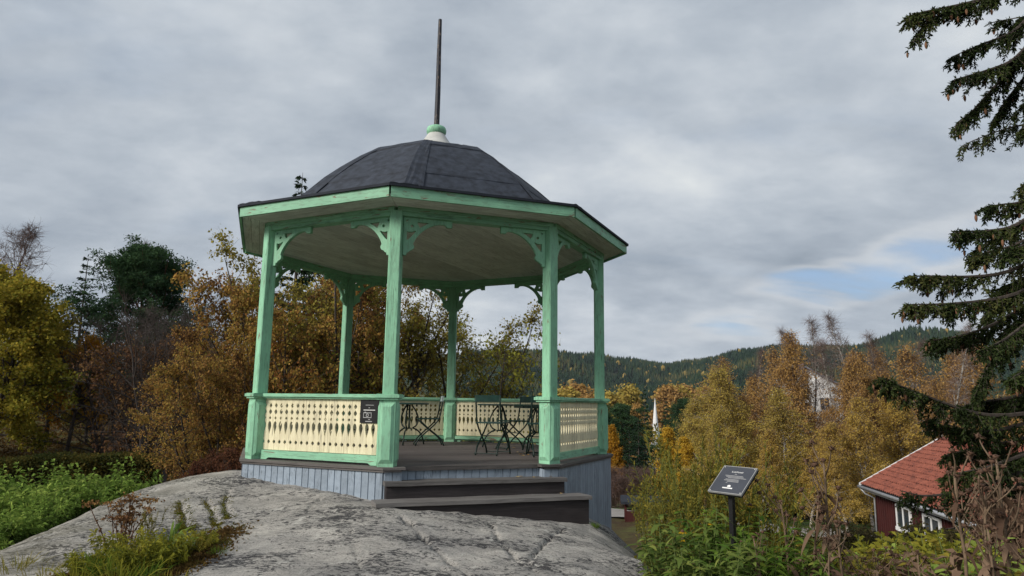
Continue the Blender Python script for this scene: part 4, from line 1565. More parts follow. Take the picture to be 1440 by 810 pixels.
# ------------------------------------------------------------------ valley to the right: road, lawn
def gravel_mat():
    m, T = new_mat('gravel')
    gp = T.node('ShaderNodeNewGeometry').outputs['Position']
    n = T.noise(gp, 1.2, 6, 0.7)
    c = T.ramp(n, [(0.3, (0.20, 0.185, 0.17)), (0.7, (0.34, 0.32, 0.30))])
    finish(T, c, 0.95, n, 0.3, 0.03)
    return m


M['gravel'] = gravel_mat()
M['lawn'] = plain_mat('lawn', (0.075, 0.12, 0.03), 0.95, 0.35, 1.5)
M['field'] = plain_mat('field', (0.20, 0.17, 0.07), 0.95, 0.25, 0.05)


def ribbon(name, pts, w, dz, mat, n=60):
    P = np.array(pts, float)
    t = np.linspace(0, len(P) - 1.0001, n)
    i = np.clip(t.astype(int), 0, len(P) - 2)
    f = (t - i)[:, None]
    # smooth path
    Pm = P[i] * (1 - f) + P[i + 1] * f
    for _ in range(6):
        Pm[1:-1] = (Pm[:-2] + 2 * Pm[1:-1] + Pm[2:]) / 4
    T = unit(np.gradient(Pm, axis=0))
    N = np.stack([-T[:, 1], T[:, 0]], 1)
    c = np.linspace(-w / 2, w / 2, 7)
    X = Pm[:, 0][:, None] + N[:, 0][:, None] * c
    Y = Pm[:, 1][:, None] + N[:, 1][:, None] * c
    return tag(obj(name, grid_mesh(name, X, Y, G(X, Y) + dz, mat)), kind='structure')


ribbon('gravel_road', [(30, 40), (22, 41.5), (16, 42.5), (11, 45.5), (9, 52), (6.5, 62), (2, 76)], 6.5, .10, 'gravel')
ribbon('lawn', [(32, 52), (25, 49.5), (19, 49), (14.5, 51)], 8, .12, 'lawn')
ribbon('lawn', [(12, 66), (9, 68), (5, 71)], 5, .12, 'lawn')
fp = at(975, 552, 900)
ribbon('field', [(fp[0] - 40, 880), (fp[0] + 10, 900), (fp[0] + 50, 915)], 60, 1.2, 'field')

# ------------------------------------------------------------------ birches
b_env = lerp_env((0, 2.0), (.3, 3.4), (.6, 2.7), (.85, 1.3), (1, .3))
BK = dict(nb=52, t0=.14, el=(55, 22), nb2=7, nb3=6, L2=.5, L3=.75, grav=(.0, -.10, -.28), twig_geo=True, tw_r=.007)
_rt = np.random.default_rng(3)


def thin_top(P):
    # leaf fall has started at the tips: crowns get airier towards the top
    return _rt.uniform(0, 1, len(P)) < np.interp(P[:, 2], [6, 11, 15], [1.0, .75, .18])


k_b = []
for sd, mt, per in ((31, 'l_birchy', 12), (32, 'l_bircho', 11), (33, 'l_birchg', 13), (34, 'l_bircho', 7)):
    k_b.append(leafy(sd, 15, .15, b_env, mt, 'birchbark', per=per, L=.14, Wd=.10, keep=thin_top, patch=1.3, tw_bark='barkpink', jitter=.10, bias=(0, 0, -.8), **BK))
k_bb = leafy(35, 17, .14, lerp_env((0, 1.6), (.4, 2.6), (.7, 2.0), (.9, 1.1), (1, .4)), 'l_bircho', 'birchbark', per=1.0, L=.15, Wd=.10, tw_bark='barkpink', jitter=.05,
             keep=lambda P: P[:, 2] < 9, nb=46, t0=.2, el=(48, 16), nb2=8, nb3=7, L2=.45, L3=.7, grav=(.03, -.03, -.10), tw_r=.008)
k_bs = leafy(36, 9, .09, lerp_env((0, 1.0), (.3, 1.7), (.6, 1.6), (.85, .9), (1, .3)), 'l_bright', 'birchbark', per=12, L=.14, Wd=.11, patch=1.0, jitter=.1, nb=36, t0=.08, el=(50, 18), nb2=6, nb3=5, L2=.45, L3=.45, grav=(.03, 0, -.08), twig_geo=False)
k_asp = leafy(37, 8, .08, lerp_env((0, .5), (.3, 1.0), (.6, .8), (1, .2)), 'l_orange', 'barkgrey', per=12, L=.14, Wd=.12, patch=.7, jitter=.08, nb=34, t0=.08, el=(45, 15), nb2=6, nb3=5, L2=.4, L3=.35, twig_geo=False)
GB = 'autumn birches on the slope'


def top_scale(H, px, py, Y):
    """uniform scale so that a tree of height H standing at (px, Y) reaches the row py"""
    b0 = base(px, Y)
    return (at(px, py, Y)[2] - b0[2]) / H


def birch(k, H, px, py, Y, label, rz, wide=1.0, group=GB, nm='birch_tree'):
    s_ = top_scale(H, px, py, Y)
    if k in k_b:
        wide *= 1.22
    return put(k, nm, base(px, Y), label, 'tree', group, rz, (s_ * wide, s_ * wide, s_))


birch(k_bb, 17, 1193, 440, 58, 'leafless birch with white trunk standing tallest above the amber crowns', .2)
birch(k_bb, 17, 1148, 450, 60, 'leafless topped birch beside the tallest white trunked one', 1.9)
birch(k_bb, 17, 1352, 455, 50, 'bare topped birch showing through the hanging spruce branches', 3.0)
birch(k_b[1], 15, 1098, 470, 58, 'dense amber birch beside the white house', .5, .8)
birch(k_b[1], 15, 1185, 500, 52, 'amber birch below the leafless birches', 2.2, .75)
birch(k_b[1], 15, 1240, 492, 54, 'amber birch between the leafless birch and the near spruce', 4.0)
birch(k_b[3], 15, 1295, 485, 52, 'thin amber birch behind the red roofed house', 1.1)
birch(k_b[3], 15, 1390, 478, 54, 'thin amber birch behind the spruce branches', 2.9)
birch(k_b[3], 15, 1450, 485, 58, 'thin amber birch at the edge beyond the spruce', 4.9)
birch(k_b[0], 15, 1215, 555, 43, 'yellow birch with pale trunk beside the gable of the red roofed house', .9)
birch(k_b[0], 15, 1285, 545, 46, 'yellow birch rising over the roof of the red house', 2.7)
birch(k_b[2], 15, 1045, 520, 52, 'olive yellow birch behind the info board', .1)
birch(k_b[2], 15, 1010, 515, 57, 'olive yellow birch with pale trunk beside the grey roofed barn', 1.7)
birch(k_b[2], 15, 985, 575, 47, 'shorter olive yellow birch left behind the info board', 3.1, 1.15)
birch(k_b[2], 15, 1085, 545, 47, 'olive yellow birch above the withered flower stalks', 4.4, 1.1)
birch(k_b[0], 15, 1130, 590, 44, 'low yellow birch above the withered stalks and lawn', 5.3, 1.2)
birch(k_b[3], 15, 1075, 490, 62, 'thin amber birch behind the olive ones', 5.8)
birch(k_b[1], 15, 1040, 530, 66, 'brown amber birch deep behind the olive ones', .8)
birch(k_b[3], 15, 1335, 530, 47, 'thin amber birch over the ridge of the red house', 2.1)
birch(k_b[0], 15, 1180, 620, 40.5, 'small yellow birch next to the lawn', 1.3, 1.2)
birch(k_bs, 9, 932, 605, 55, 'bright yellow rounded birch behind the small red shelter', .3, 1.25)
birch(k_bs, 9, 962, 618, 52, 'bright yellow birch between the shelter and the info board', 2.0, 1.2)
birch(k_asp, 8, 873, 598, 70, 'slim orange aspen beside the gazebo skirt', 1.0, 1.0)
birch(k_asp, 8, 858, 615, 72, 'slim orange aspen half hidden by the gazebo skirt', 2.0, 1.0)

birch(k_b[3], 15, 1025, 505, 70, 'thin amber birch behind the olive birch with pale trunk', 3.3)
birch(k_b[0], 15, 1250, 560, 48, 'yellow birch behind the gable verge of the red house', 4.2)
birch(k_b[2], 15, 960, 560, 62, 'olive birch behind the bright yellow ones', 2.4)
birch(k_b[1], 15, 1320, 500, 60, 'amber birch far behind the red house ridge', .4)
birch(k_b[3], 15, 1215, 490, 66, 'thin amber birch right behind the tallest white trunk', 5.1)
birch(k_b[1], 15, 1420, 505, 50, 'dense amber birch behind the spruce needles', 1.4)

for i, (px, py, Y, lb) in enumerate([(1122, 462, 64, 'bare topped birch over the white house'), (1232, 470, 62, 'bare topped birch right of the tallest white trunk'), (1062, 492, 66, 'bare topped birch above the olive crowns'),
                                     (1290, 478, 58, 'bare topped birch beside the tip of the long spruce branch'), (1168, 478, 54, 'bare topped birch between the two tallest ones')]):
    birch(k_bb, 17, px, py, Y, lb, i * 1.27 + .4)
birch(k_b[3], 15, 1132, 520, 60, 'thin amber birch before the white house wall', 3.9, .45)
birch(k_b[1], 15, 1150, 578, 55, 'amber birch below the white house', 2.5)
birch(k_b[1], 15, 1020, 555, 58, 'amber birch between the olive crowns', 1.5)
birch(k_b[0], 15, 1062, 600, 45, 'yellow birch low behind the info board', 4.8)
birch(k_b[0], 15, 1000, 610, 46, 'yellow birch low beside the bright yellow ones', 5.6)
birch(k_b[1], 15, 1265, 520, 57, 'amber birch between gable and spruce branch', 3.7)

# bushes under the birches
k_und = leafy(38, 2.4, .03, lerp_env((0, .8), (.4, 1.1), (.8, .7), (1, .3)), 'l_birchg', 'barkdk', per=7, L=.14, Wd=.10, patch=.7, nb=36, t0=.04, el=(70, 25), nb2=6, nb3=5, L2=.5, L3=.35, stems=6, fan=.4, base_spread=.5, twig_geo=False)
k_twg = bare(39, 3.2, .03, lerp_env((0, .8), (.4, 1.1), (.8, .7), (1, .3)), 'barkpink', nb=50, t0=.04, el=(55, 18), nb2=7, nb3=5, L2=.5, L3=.4, stems=8, fan=.35, base_spread=.6, tw_r=.008)
rng = np.random.default_rng(61)
for i in range(16):
    px = 990 + i * 30 + rng.uniform(-10, 10)
    put(k_und, 'understory_bush', base(px, rng.uniform(54, 64)), 'olive yellow bush in the shade under the birches', 'shrub', 'bushes under the birches', rng.uniform(0, 6), rng.uniform(.9, 1.5))
for px, Y in ((868, 66), (884, 67), (900, 66.5), (915, 67), (852, 66.5)):
    put(k_twg, 'twiggy_bush', base(px, Y), 'brown leafless bush at the far edge of the gravel road', 'shrub', 'leafless bushes beyond the road', Y * px, 1.15)

# ------------------------------------------------------------------ valley floor and hills
k_v1 = leafy(41, 12, .15, lerp_env((0, 2), (.3, 3.0), (.6, 2.8), (1, .8)), 'l_birchg', 'bark', per=10, L=.4, Wd=.32, patch=1.8, jitter=.3, nb=30, t0=.1, el=(60, 20), nb2=5, nb3=4, L2=.4, L3=.8, twig_geo=False)
k_v2 = leafy(42, 12, .15, lerp_env((0, 2), (.3, 3.0), (.6, 2.8), (1, .8)), 'l_bircho', 'bark', per=10, L=.4, Wd=.32, patch=1.8, jitter=.3, nb=30, t0=.1, el=(60, 20), nb2=5, nb3=4, L2=.4, L3=.8, twig_geo=False)
k_vs = spruce_kind(43, 18, 3.6, 22, dens=24, droop=.25, blade=(.34, .15))
k_vp = pine_kind(44, 15, .25)
GV = 'trees on the valley floor'


def vtree(k, H, px, py, Y, label, rz, wide=1.0, nm='valley_tree'):
    s_ = top_scale(H, px, py, Y)
    return put(k, nm, base(px, Y), label, 'tree', GV, rz, (s_ * wide, s_ * wide, s_))


vtree(k_vs, 18, 906, 545, 150, 'tall dark spruce next to the white church spire', .3, .62, 'spruce_tree')
vtree(k_vs, 18, 936, 562, 190, 'dark spruce at the other side of the white church spire', 1.3, .6, 'spruce_tree')
vtree(k_vs, 18, 897, 590, 105, 'dark spruce behind the slim orange aspens', 2.3, 1.2, 'spruce_tree')
vtree(k_vs, 18, 884, 605, 96, 'lower dark spruce beside the slim orange aspens', 4.3, 1.3, 'spruce_tree')
vtree(k_vp, 15, 868, 570, 125, 'round dark pine near the gazebo corner post', .6, 1.2, 'pine_tree')
vtree(k_vp, 15, 848, 578, 120, 'dark pine half hidden by the gazebo corner post', 2.6, 1.2, 'pine_tree')
vtree(k_vp, 15, 966, 563, 150, 'round dark pine near the church spire', 1.6, .72, 'pine_tree')
vtree(k_vp, 15, 988, 566, 165, 'dark pine in front of the grey barn roof', 3.6, .8, 'pine_tree')
vtree(k_vp, 15, 951, 598, 135, 'low dark pine below the grey barn roof', 5.6, .8, 'pine_tree')
vtree(k_v1, 12, 895, 550, 260, 'olive yellow tree behind the tall dark spruce', .2, 1.2)
vtree(k_v2, 12, 896, 576, 170, 'buff coloured tree before the church spire spruce', 1.2, .7)
vtree(k_v1, 12, 862, 560, 300, 'wide yellow tree on the valley floor past the corner post', 2.2, 1.7)
vtree(k_v1, 12, 838, 558, 320, 'wide yellow tree on the valley floor behind the corner post', 3.2, 1.7)
vtree(k_v2, 12, 812, 549, 330, 'wide orange brown tree seen through the side railing bay', 4.2, 1.7)
vtree(k_v1, 12, 796, 553, 300, 'olive tree seen through the side railing bay', 5.2, 1.5)
vtree(k_v2, 12, 938, 550, 380, 'amber tree in front of the far conifer slope', .8, 1.3)
vtree(k_v1, 12, 948, 549, 420, 'yellow tree above the grey barn roof', 1.8, 1.6)
vtree(k_v2, 12, 968, 550, 430, 'amber tree above the brown barn roof', 2.8, 1.6)
vtree(k_v1, 12, 982, 549, 450, 'yellow tree at the foot of the far hill', 3.8, 1.6)
vtree(k_v2, 12, 1001, 552, 400, 'amber tree before the far farmhouse', 4.8, 1.6)
vtree(k_v2, 12, 826, 563, 240, 'amber tree below the side railing bay horizon', .4, 1.5)
vtree(k_v1, 12, 775, 556, 280, 'olive tree behind the post beside the steps', 5.0, 1.5)

rng = np.random.default_rng(77)


def forest(name, n, r0, r1, a0, a1, h, label, seed):
    """conifer cover of the far hills: tens of thousands of small crowns in one mesh"""
    rng = np.random.default_rng(seed)
    r = np.sqrt(rng.uniform(r0 ** 2, r1 ** 2, n))
    a = np.radians(rng.uniform(a0, a1, n))
    x, y = r * np.sin(a), r * np.cos(a)
    clear = vnoise(x, y, 330, 9) + 0.4 * vnoise(x, y, 120, 10)
    keep = (clear < 1.15)
    x, y, r = x[keep], y[keep], r[keep]
    n = len(x)
    z = G(x, y)
    hh = h * rng.uniform(.55, 1.3, n) * (1 + .25 * vnoise(x, y, 150, 15))
    dec = rng.uniform(0, 1, n) < .012 + .30 * (r < 700)
    w = hh * np.where(dec, .30, .19) * rng.uniform(.8, 1.2, n)
    k = 5
    ang = rng.uniform(0, 6.28, n)[:, None] + np.arange(k)[None] * 2 * PI / k
    jit_ = rng.uniform(.75, 1.25, (n, k))
    lowv = np.stack([x[:, None] + w[:, None] * jit_ * np.cos(ang), y[:, None] + w[:, None] * jit_ * np.sin(ang), z[:, None] + hh[:, None] * np.where(dec, .25, .08)[:, None] + 0 * ang], -1)
    midf = np.where(dec, .95, .55)[:, None]
    midv = np.stack([x[:, None] + w[:, None] * midf * np.cos(ang + .6), y[:, None] + w[:, None] * midf * np.sin(ang + .6), z[:, None] + hh[:, None] * np.where(dec, .65, .5)[:, None] + 0 * ang], -1)
    top = np.stack([x, y, z + hh * np.where(dec, .9, 1.0)], -1)
    V = np.concatenate([lowv, midv, top[:, None]], 1)
    nv = 2 * k + 1
    off = (np.arange(n) * nv)[:, None, None]
    i = np.arange(k)
    j = (i + 1) % k
    quad = np.stack([i, j, k + j, k + i], -1)[None] + off
    tri = np.stack([k + i, k + j, np.full(k, 2 * k)], -1)[None] + off
    me = bpy.data.meshes.new(name)
    me.vertices.add(n * nv)
    me.vertices.foreach_set('co', V.reshape(-1).astype(np.float32))
    li = np.concatenate([quad.reshape(-1), tri.reshape(-1)]).astype(np.int32)
    me.loops.add(len(li))
    me.loops.foreach_set('vertex_index', li)
    nq, nt = n * k, n * k
    ls = np.concatenate([np.arange(nq) * 4, nq * 4 + np.arange(nt) * 3]).astype(np.int32)
    me.polygons.add(nq + nt)
    me.polygons.foreach_set('loop_start', ls)
    try:
        me.polygons.foreach_set('loop_total', np.concatenate([np.full(nq, 4), np.full(nt, 3)]).astype(np.int32))
    except Exception:
        pass
    tint = np.where(dec, rng.uniform(.75, 1, n), np.clip(.3 + .26 * vnoise(x, y, 260, 14) + rng.normal(0, .13, n), 0, .66))
    tf = np.concatenate([np.repeat(tint, k), np.repeat(tint, k)])
    me.attributes.new('tint', 'FLOAT', 'FACE').data.foreach_set('value', tf.astype(np.float32))
    me.materials.append(M['l_far'])
    me.update(calc_edges=True)
    o = obj(name, me)
    tag(o, label, 'forest', kind='stuff')
    return o


M['l_far'] = leaf_mat('far_forest', [(0.012, 0.026, 0.018), (0.018, 0.036, 0.022), (0.028, 0.050, 0.026), (0.05, 0.06, 0.028), (0.22, 0.16, 0.05), (0.30, 0.21, 0.06)], .1)
forest('hill_forest', 42000, 720, 1980, -4, 42, 14, 'dark conifer forest covering the far hills with a few yellow trees', 5)
forest('hill_forest', 9000, 430, 760, -2, 40, 13, 'mixed wood spread over the valley floor before the hills', 6)


# ------------------------------------------------------------------ buildings
def house(name, loc, rz, Lx, Wy, hw, rise, wall, roofm, label, win=(), over=.5, cat='house', chim=True):
    """simple gabled house: ridge along local x; windows = (side, u, z, w, h)"""
    e = empty(name, loc, rz, label, cat)
    b = MB()
    b.box(-Lx / 2, Lx / 2, -Wy / 2, Wy / 2, -1.5, hw)
    for s_ in (-1, 1):
        b.add([(s_ * Lx / 2, -Wy / 2, hw), (s_ * Lx / 2, Wy / 2, hw), (s_ * Lx / 2, 0, hw + rise)], [(0, 1, 2) if s_ == 1 else (0, 2, 1)])
    obj('wall', b.mesh('wall', wall), e)
    rf = MB()
    sl = rise / (Wy / 2)
    for s_ in (-1, 1):
        y1_ = s_ * (Wy / 2 + over)
        z1_ = hw - sl * over
        x_ = Lx / 2 + over
        top = [(-x_, y1_, z1_ + .12), (x_, y1_, z1_ + .12), (x_, 0, hw + rise + .12), (-x_, 0, hw + rise + .12)]
        bot = [(a_, b_, c_ - .14) for a_, b_, c_ in top]
        f_ = [(0, 1, 2, 3), (7, 6, 5, 4), (0, 4, 5, 1), (1, 5, 6, 2), (2, 6, 7, 3), (3, 7, 4, 0)]
        rf.add(top + bot, f_ if s_ == -1 else [tuple(reversed(q_)) for q_ in f_])
    r_ = obj('roof', rf.mesh('roof', roofm), e)
    if chim:
        obj('chimney', MB().box(-.35, .35, .2, .9, hw + rise * .6, hw + rise + .7).mesh('chimney', 'brownroof'), r_)
    for side, u, z, w, h in win:
        m_ = {'s': Matrix.Translation((u, -Wy / 2, z)), 'n': Matrix.Translation((u, Wy / 2, z)) @ Matrix.Rotation(PI, 4, 'Z'),
              'w': Matrix.Translation((-Lx / 2, u, z)) @ Matrix.Rotation(-PI / 2, 4, 'Z'), 'e': Matrix.Translation((Lx / 2, u, z)) @ Matrix.Rotation(PI / 2, 4, 'Z')}[side]
        fr = MB()
        t_ = .09
        fr.box(-w / 2, -w / 2 + t_, -.05, .02, -h / 2, h / 2)
        fr.box(w / 2 - t_, w / 2, -.05, .02, -h / 2, h / 2)
        fr.box(-w / 2 + t_, w / 2 - t_, -.05, .02, h / 2 - t_, h / 2)
        fr.box(-w / 2 + t_, w / 2 - t_, -.07, .02, -h / 2, -h / 2 + t_)
        fr.box(-.03, .03, -.045, .02, -h / 2 + t_, h / 2 - t_)
        wo_ = obj('window', fr.mesh('window', 'whitewall'), e)
        wo_.matrix_local = m_
        obj('pane', MB().box(-w / 2 + t_, -.03, -.02, .0, -h / 2 + t_, h / 2 - t_).mesh('pane', 'glass'), wo_)
        obj('pane', MB().box(.03, w / 2 - t_, -.02, .0, -h / 2 + t_, h / 2 - t_).mesh('pane', 'glass'), wo_)
    return e


w3 = [('s', u, z, 1.1, 1.3) for u in (-3, 0, 3) for z in (1.6, 4.3)] + [('w', u, z, 1.0, 1.3) for u in (-1.6, 1.6) for z in (1.6, 4.3)]
bx, by, bz = base(1136, 74)
wh = float(at(1140, 545, 74)[2]) - bz
house('white_house', (bx, by, bz), R(66), 9.5, 6.5, wh, 1.9, 'whitewall', 'slate', 'white boarded house glimpsed between the amber birches', [(s_, u, z + wh - 6.0, w, h) for s_, u, z, w, h in w3])
bx, by, bz = base(922, 420)
house('barn', (bx, by, bz), R(4), 34, 14, 20, 8, 'whitewall', 'slate', 'long grey roofed building beyond the church spire', [('s', u, 14, 2, 2) for u in (-12, -8, -4, 0, 4, 8, 12)], 1.0, 'building', False)
bx, by, bz = base(1012, 300)
house('barn', (bx, by, bz), R(-3), 26, 12, 17, 6, 'whitewall', 'brownroof', 'long brown roofed building with white wall behind the olive birches', [('s', u, 14, 1.6, 2) for u in (-9, -5, -1, 3, 7)], 1.2, 'building', False)
bx, by, bz = base(996, 800)
house('farmhouse', (bx, by, bz + 14), R(20), 18, 10, 10, 5, 'whitewall', 'tile', 'small farmhouse with red roof at the edge of the far field', [('s', u, z, 2, 2.4) for u in (-5, 0, 5) for z in (3, 7.5)], .8)

# church: only its white spire clears the spruces
bx, by, bz = base(921, 350)
zt = at(921, 560, 350)[2]
ch = empty('church', (bx, by, bz), 0.2, 'white pointed church spire rising between the valley spruces', 'church')
hs = zt - bz
obj('tower', MB().box(-2.6, 2.6, -2.6, 2.6, -1, hs - 19).mesh('tower', 'whitewall'), ch)
sp = MB()
sp.lathe([(2.7, hs - 19), (1.7, hs - 16), (.95, hs - 8), (.08, hs)], 8)
obj('spire', sp.mesh('spire', 'whitewall'), ch)
obj('nave', MB().prism([(-4, 0), (4, 0), (4, 7), (0, 12), (-4, 7)], 0, 16, Matrix.Translation((0, 2.5, -1)) @ Matrix.Rotation(PI / 2, 4, 'X') @ Matrix.Scale(-1, 4, (0, 0, 1))).mesh('nave', 'whitewall'), ch)

# red boarded house with clay tiles
P0 = at(1210, 682, 36.0)
EAVE = P0[2]
axis = np.array([-.155, -.988])
HWID, RISE, HL = 3.9, 2.3, 14.0
mid = np.array([P0[0], P0[1]]) + axis * (HL / 2) + np.array([.988, -.155]) * HWID
gnd = EAVE - 2.55
hs_ = empty('red_house', (mid[0], mid[1], gnd), math.atan2(axis[1], axis[0]), 'dark red boarded house with red clay tile roof below the garden', 'house')
# local x runs along the ridge towards the garden, local y = left of it
EV, WALLH = 2.55, 2.5
ov = .55
SL = RISE / HWID
wy = HWID - ov
wl = HL / 2 - .35
b = MB()
b.box(-wl, wl, -wy, wy, -.6, EV - .03)
for s_ in (-1, 1):
    b.add([(s_ * wl, -wy, EV), (s_ * wl, wy, EV), (s_ * wl, 0, EV + SL * wy + .25)], [(0, 1, 2) if s_ == 1 else (0, 2, 1)])
wall = obj('wall', b.mesh('wall', 'red'), hs_)
cb = MB().box(-.022, .022, -.025, 0, 0, EV - .06).mesh('cover_strip', 'red')
side_sign = -1                           # the long wall facing the gazebo
for i in range(48):
    o_ = obj('cover_strip', cb, wall, (-wl + .15 + i * (2 * wl - .3) / 47, side_sign * wy, 0), 0)
rf = MB()
for s_ in (-1, 1):
    top = [(-HL / 2, s_ * HWID, EV), (HL / 2, s_ * HWID, EV), (HL / 2, 0, EV + RISE), (-HL / 2, 0, EV + RISE)]
    bot = [(a_, b_, c_ - .10) for a_, b_, c_ in top]
    f_ = [(0, 1, 2, 3), (7, 6, 5, 4), (0, 4, 5, 1), (1, 5, 6, 2), (2, 6, 7, 3), (3, 7, 4, 0)]
    rf.add(top + bot, f_ if s_ == -1 else [tuple(reversed(q_)) for q_ in f_])
rfo = obj('roof', rf.mesh('roof', 'dark'), hs_)
# pantiles: S-profile columns, each course stepped over the one below (too small in view to pick apart singly)
ncol, nrow, npt = 58, 13, 6
slen = math.hypot(HWID, RISE)
rgt = np.random.default_rng(4)
for s_ in (-1, 1):
    vs, fs = [], []
    for rr_ in range(nrow):
        for cc in range(ncol):
            o_ = len(vs)
            jz = rgt.normal(0, .006)
            for e_ in (0, 1):
                f_ = (rr_ + e_ * 1.08) / nrow
                f_ = min(f_, 1.0)
                yy, zz = HWID * (1 - f_), EV + RISE * f_
                for p_ in range(npt):
                    u = p_ / (npt - 1)
                    xx = -HL / 2 + (cc + u) * HL / ncol
                    hgt = .045 + .032 * math.sin(u * 2 * PI) + (.045 if e_ == 0 else .0) + jz
                    vs.append((xx, s_ * (yy + .02), zz + hgt))
            for p_ in range(npt - 1):
                q_ = (o_ + p_, o_ + p_ + 1, o_ + npt + p_ + 1, o_ + npt + p_)
                fs.append(q_ if s_ == -1 else tuple(reversed(q_)))
    tl = obj('roof_tiles', MB().add(vs, fs).mesh('roof_tiles', 'tile', True), rfo)
    tl['kind'] = 'stuff'
rd = MB()
rd.tube([(-HL / 2, 0, EV + RISE + .07), (HL / 2, 0, EV + RISE + .07)], .11, 8)
obj('ridge_tiles', rd.mesh('ridge_tiles', 'tile', True), rfo)
for x_ in (-HL / 2 - .02, HL / 2 + .02):
    for s_ in (-1, 1):
        m_ = MB()
        m_.add([(x_ - .03, s_ * (HWID + .05), EV - .16), (x_ + .03, s_ * (HWID + .05), EV - .16), (x_ + .03, 0, EV + RISE - .13), (x_ - .03, 0, EV + RISE - .13),
                (x_ - .03, s_ * (HWID + .05), EV + .10), (x_ + .03, s_ * (HWID + .05), EV + .10), (x_ + .03, 0, EV + RISE + .13), (x_ - .03, 0, EV + RISE + .13)],
               [(0, 1, 2, 3), (7, 6, 5, 4), (0, 4, 5, 1), (1, 5, 6, 2), (2, 6, 7, 3), (3, 7, 4, 0)])
        obj('verge_board', m_.mesh('verge_board', 'whitewall'), rfo)
for s_ in (-1, 1):
    gt = MB()
    gt.tube([(-HL / 2, s_ * (HWID + .09), EV - .06), (HL / 2, s_ * (HWID + .09), EV - .06)], .075, 8)
    obj('gutter', gt.mesh('gutter', 'gutter', True), hs_)
    obj('fascia', MB().box(-HL / 2, HL / 2, s_ * (HWID - .02) - .015, s_ * (HWID - .02) + .015, EV - .22, EV - .02).mesh('fascia', 'gutter'), hs_)
    dp = MB()
    dp.tube([(-HL / 2 + .25, s_ * (HWID + .09), EV - .12), (-HL / 2 + .3, s_ * (HWID - .1), EV - .38), (-wl + .12, s_ * (wy + .09), EV - .55), (-wl + .12, s_ * (wy + .09), -.2)], .045, 6)
    obj('downpipe', dp.mesh('downpipe', 'gutter', True), hs_)
for u in (-3.1, -.2, 2.7, 5.4):
    w_, h_ = 1.6, 1.1
    t_ = .11
    fr = MB()
    fr.box(-w_ / 2, -w_ / 2 + t_, -.06, .03, -h_ / 2, h_ / 2)
    fr.box(w_ / 2 - t_, w_ / 2, -.06, .03, -h_ / 2, h_ / 2)
    fr.box(-w_ / 2 + t_, w_ / 2 - t_, -.06, .03, h_ / 2 - t_, h_ / 2)
    fr.box(-w_ / 2 - .05, w_ / 2 + .05, -.09, .03, -h_ / 2 - .08, -h_ / 2 + t_ - .02)
    fr.box(-.05, .05, -.055, .03, -h_ / 2 + t_, h_ / 2 - t_)
    wn = obj('window', fr.mesh('window', 'whitewall'), hs_, (u, -wy - .026, 1.55))
    obj('pane', MB().box(-w_ / 2 + t_, -.05, -.03, -.005, -h_ / 2 + t_, h_ / 2 - t_).mesh('pane', 'glass'), wn)
    obj('pane', MB().box(.05, w_ / 2 - t_, -.03, -.005, -h_ / 2 + t_, h_ / 2 - t_).mesh('pane', 'glass'), wn)

# small red shelter by the road
c0 = at(908, 722, 45.0)
gz0 = float(G(c0[0], 45.0))
sh = empty('red_shelter', (c0[0], 45.0, gz0), R(-8), 'small open red shelter with dark roof beside the gravel road', 'shelter')
ztop = at(876, 703, 45.0)[2] - gz0
zmid = at(880, 716, 45.0)[2] - gz0
b = MB()
for x_ in (-1.25, 1.25):
    for y_ in (-.9, .9):
        obj('post', MB().box(x_ - .06, x_ + .06, y_ - .06, y_ + .06, -.3, ztop - .1).mesh('post', 'red'), sh)
b = MB()
b.box(-1.28, 1.28, -.96, -.9 - .005, -.2, zmid)
b.box(-1.28, -1.22, -.9, .9, -.2, zmid)
b.box(1.22, 1.28, -.9, .9, -.2, zmid)
obj('wall', b.mesh('wall', 'red'), sh)
b = MB()
b.prism([(-1.25, 0), (1.25, 0), (1.25, .14), (0, .40), (-1.25, .14)], -1.55, 1.55, Matrix.Translation((0, 0, ztop - .12)) @ Matrix.Rotation(PI / 2, 4, 'Z') @ Matrix.Rotation(PI / 2, 4, 'X'))
obj('roof', b.mesh('roof', 'felt2'), sh)


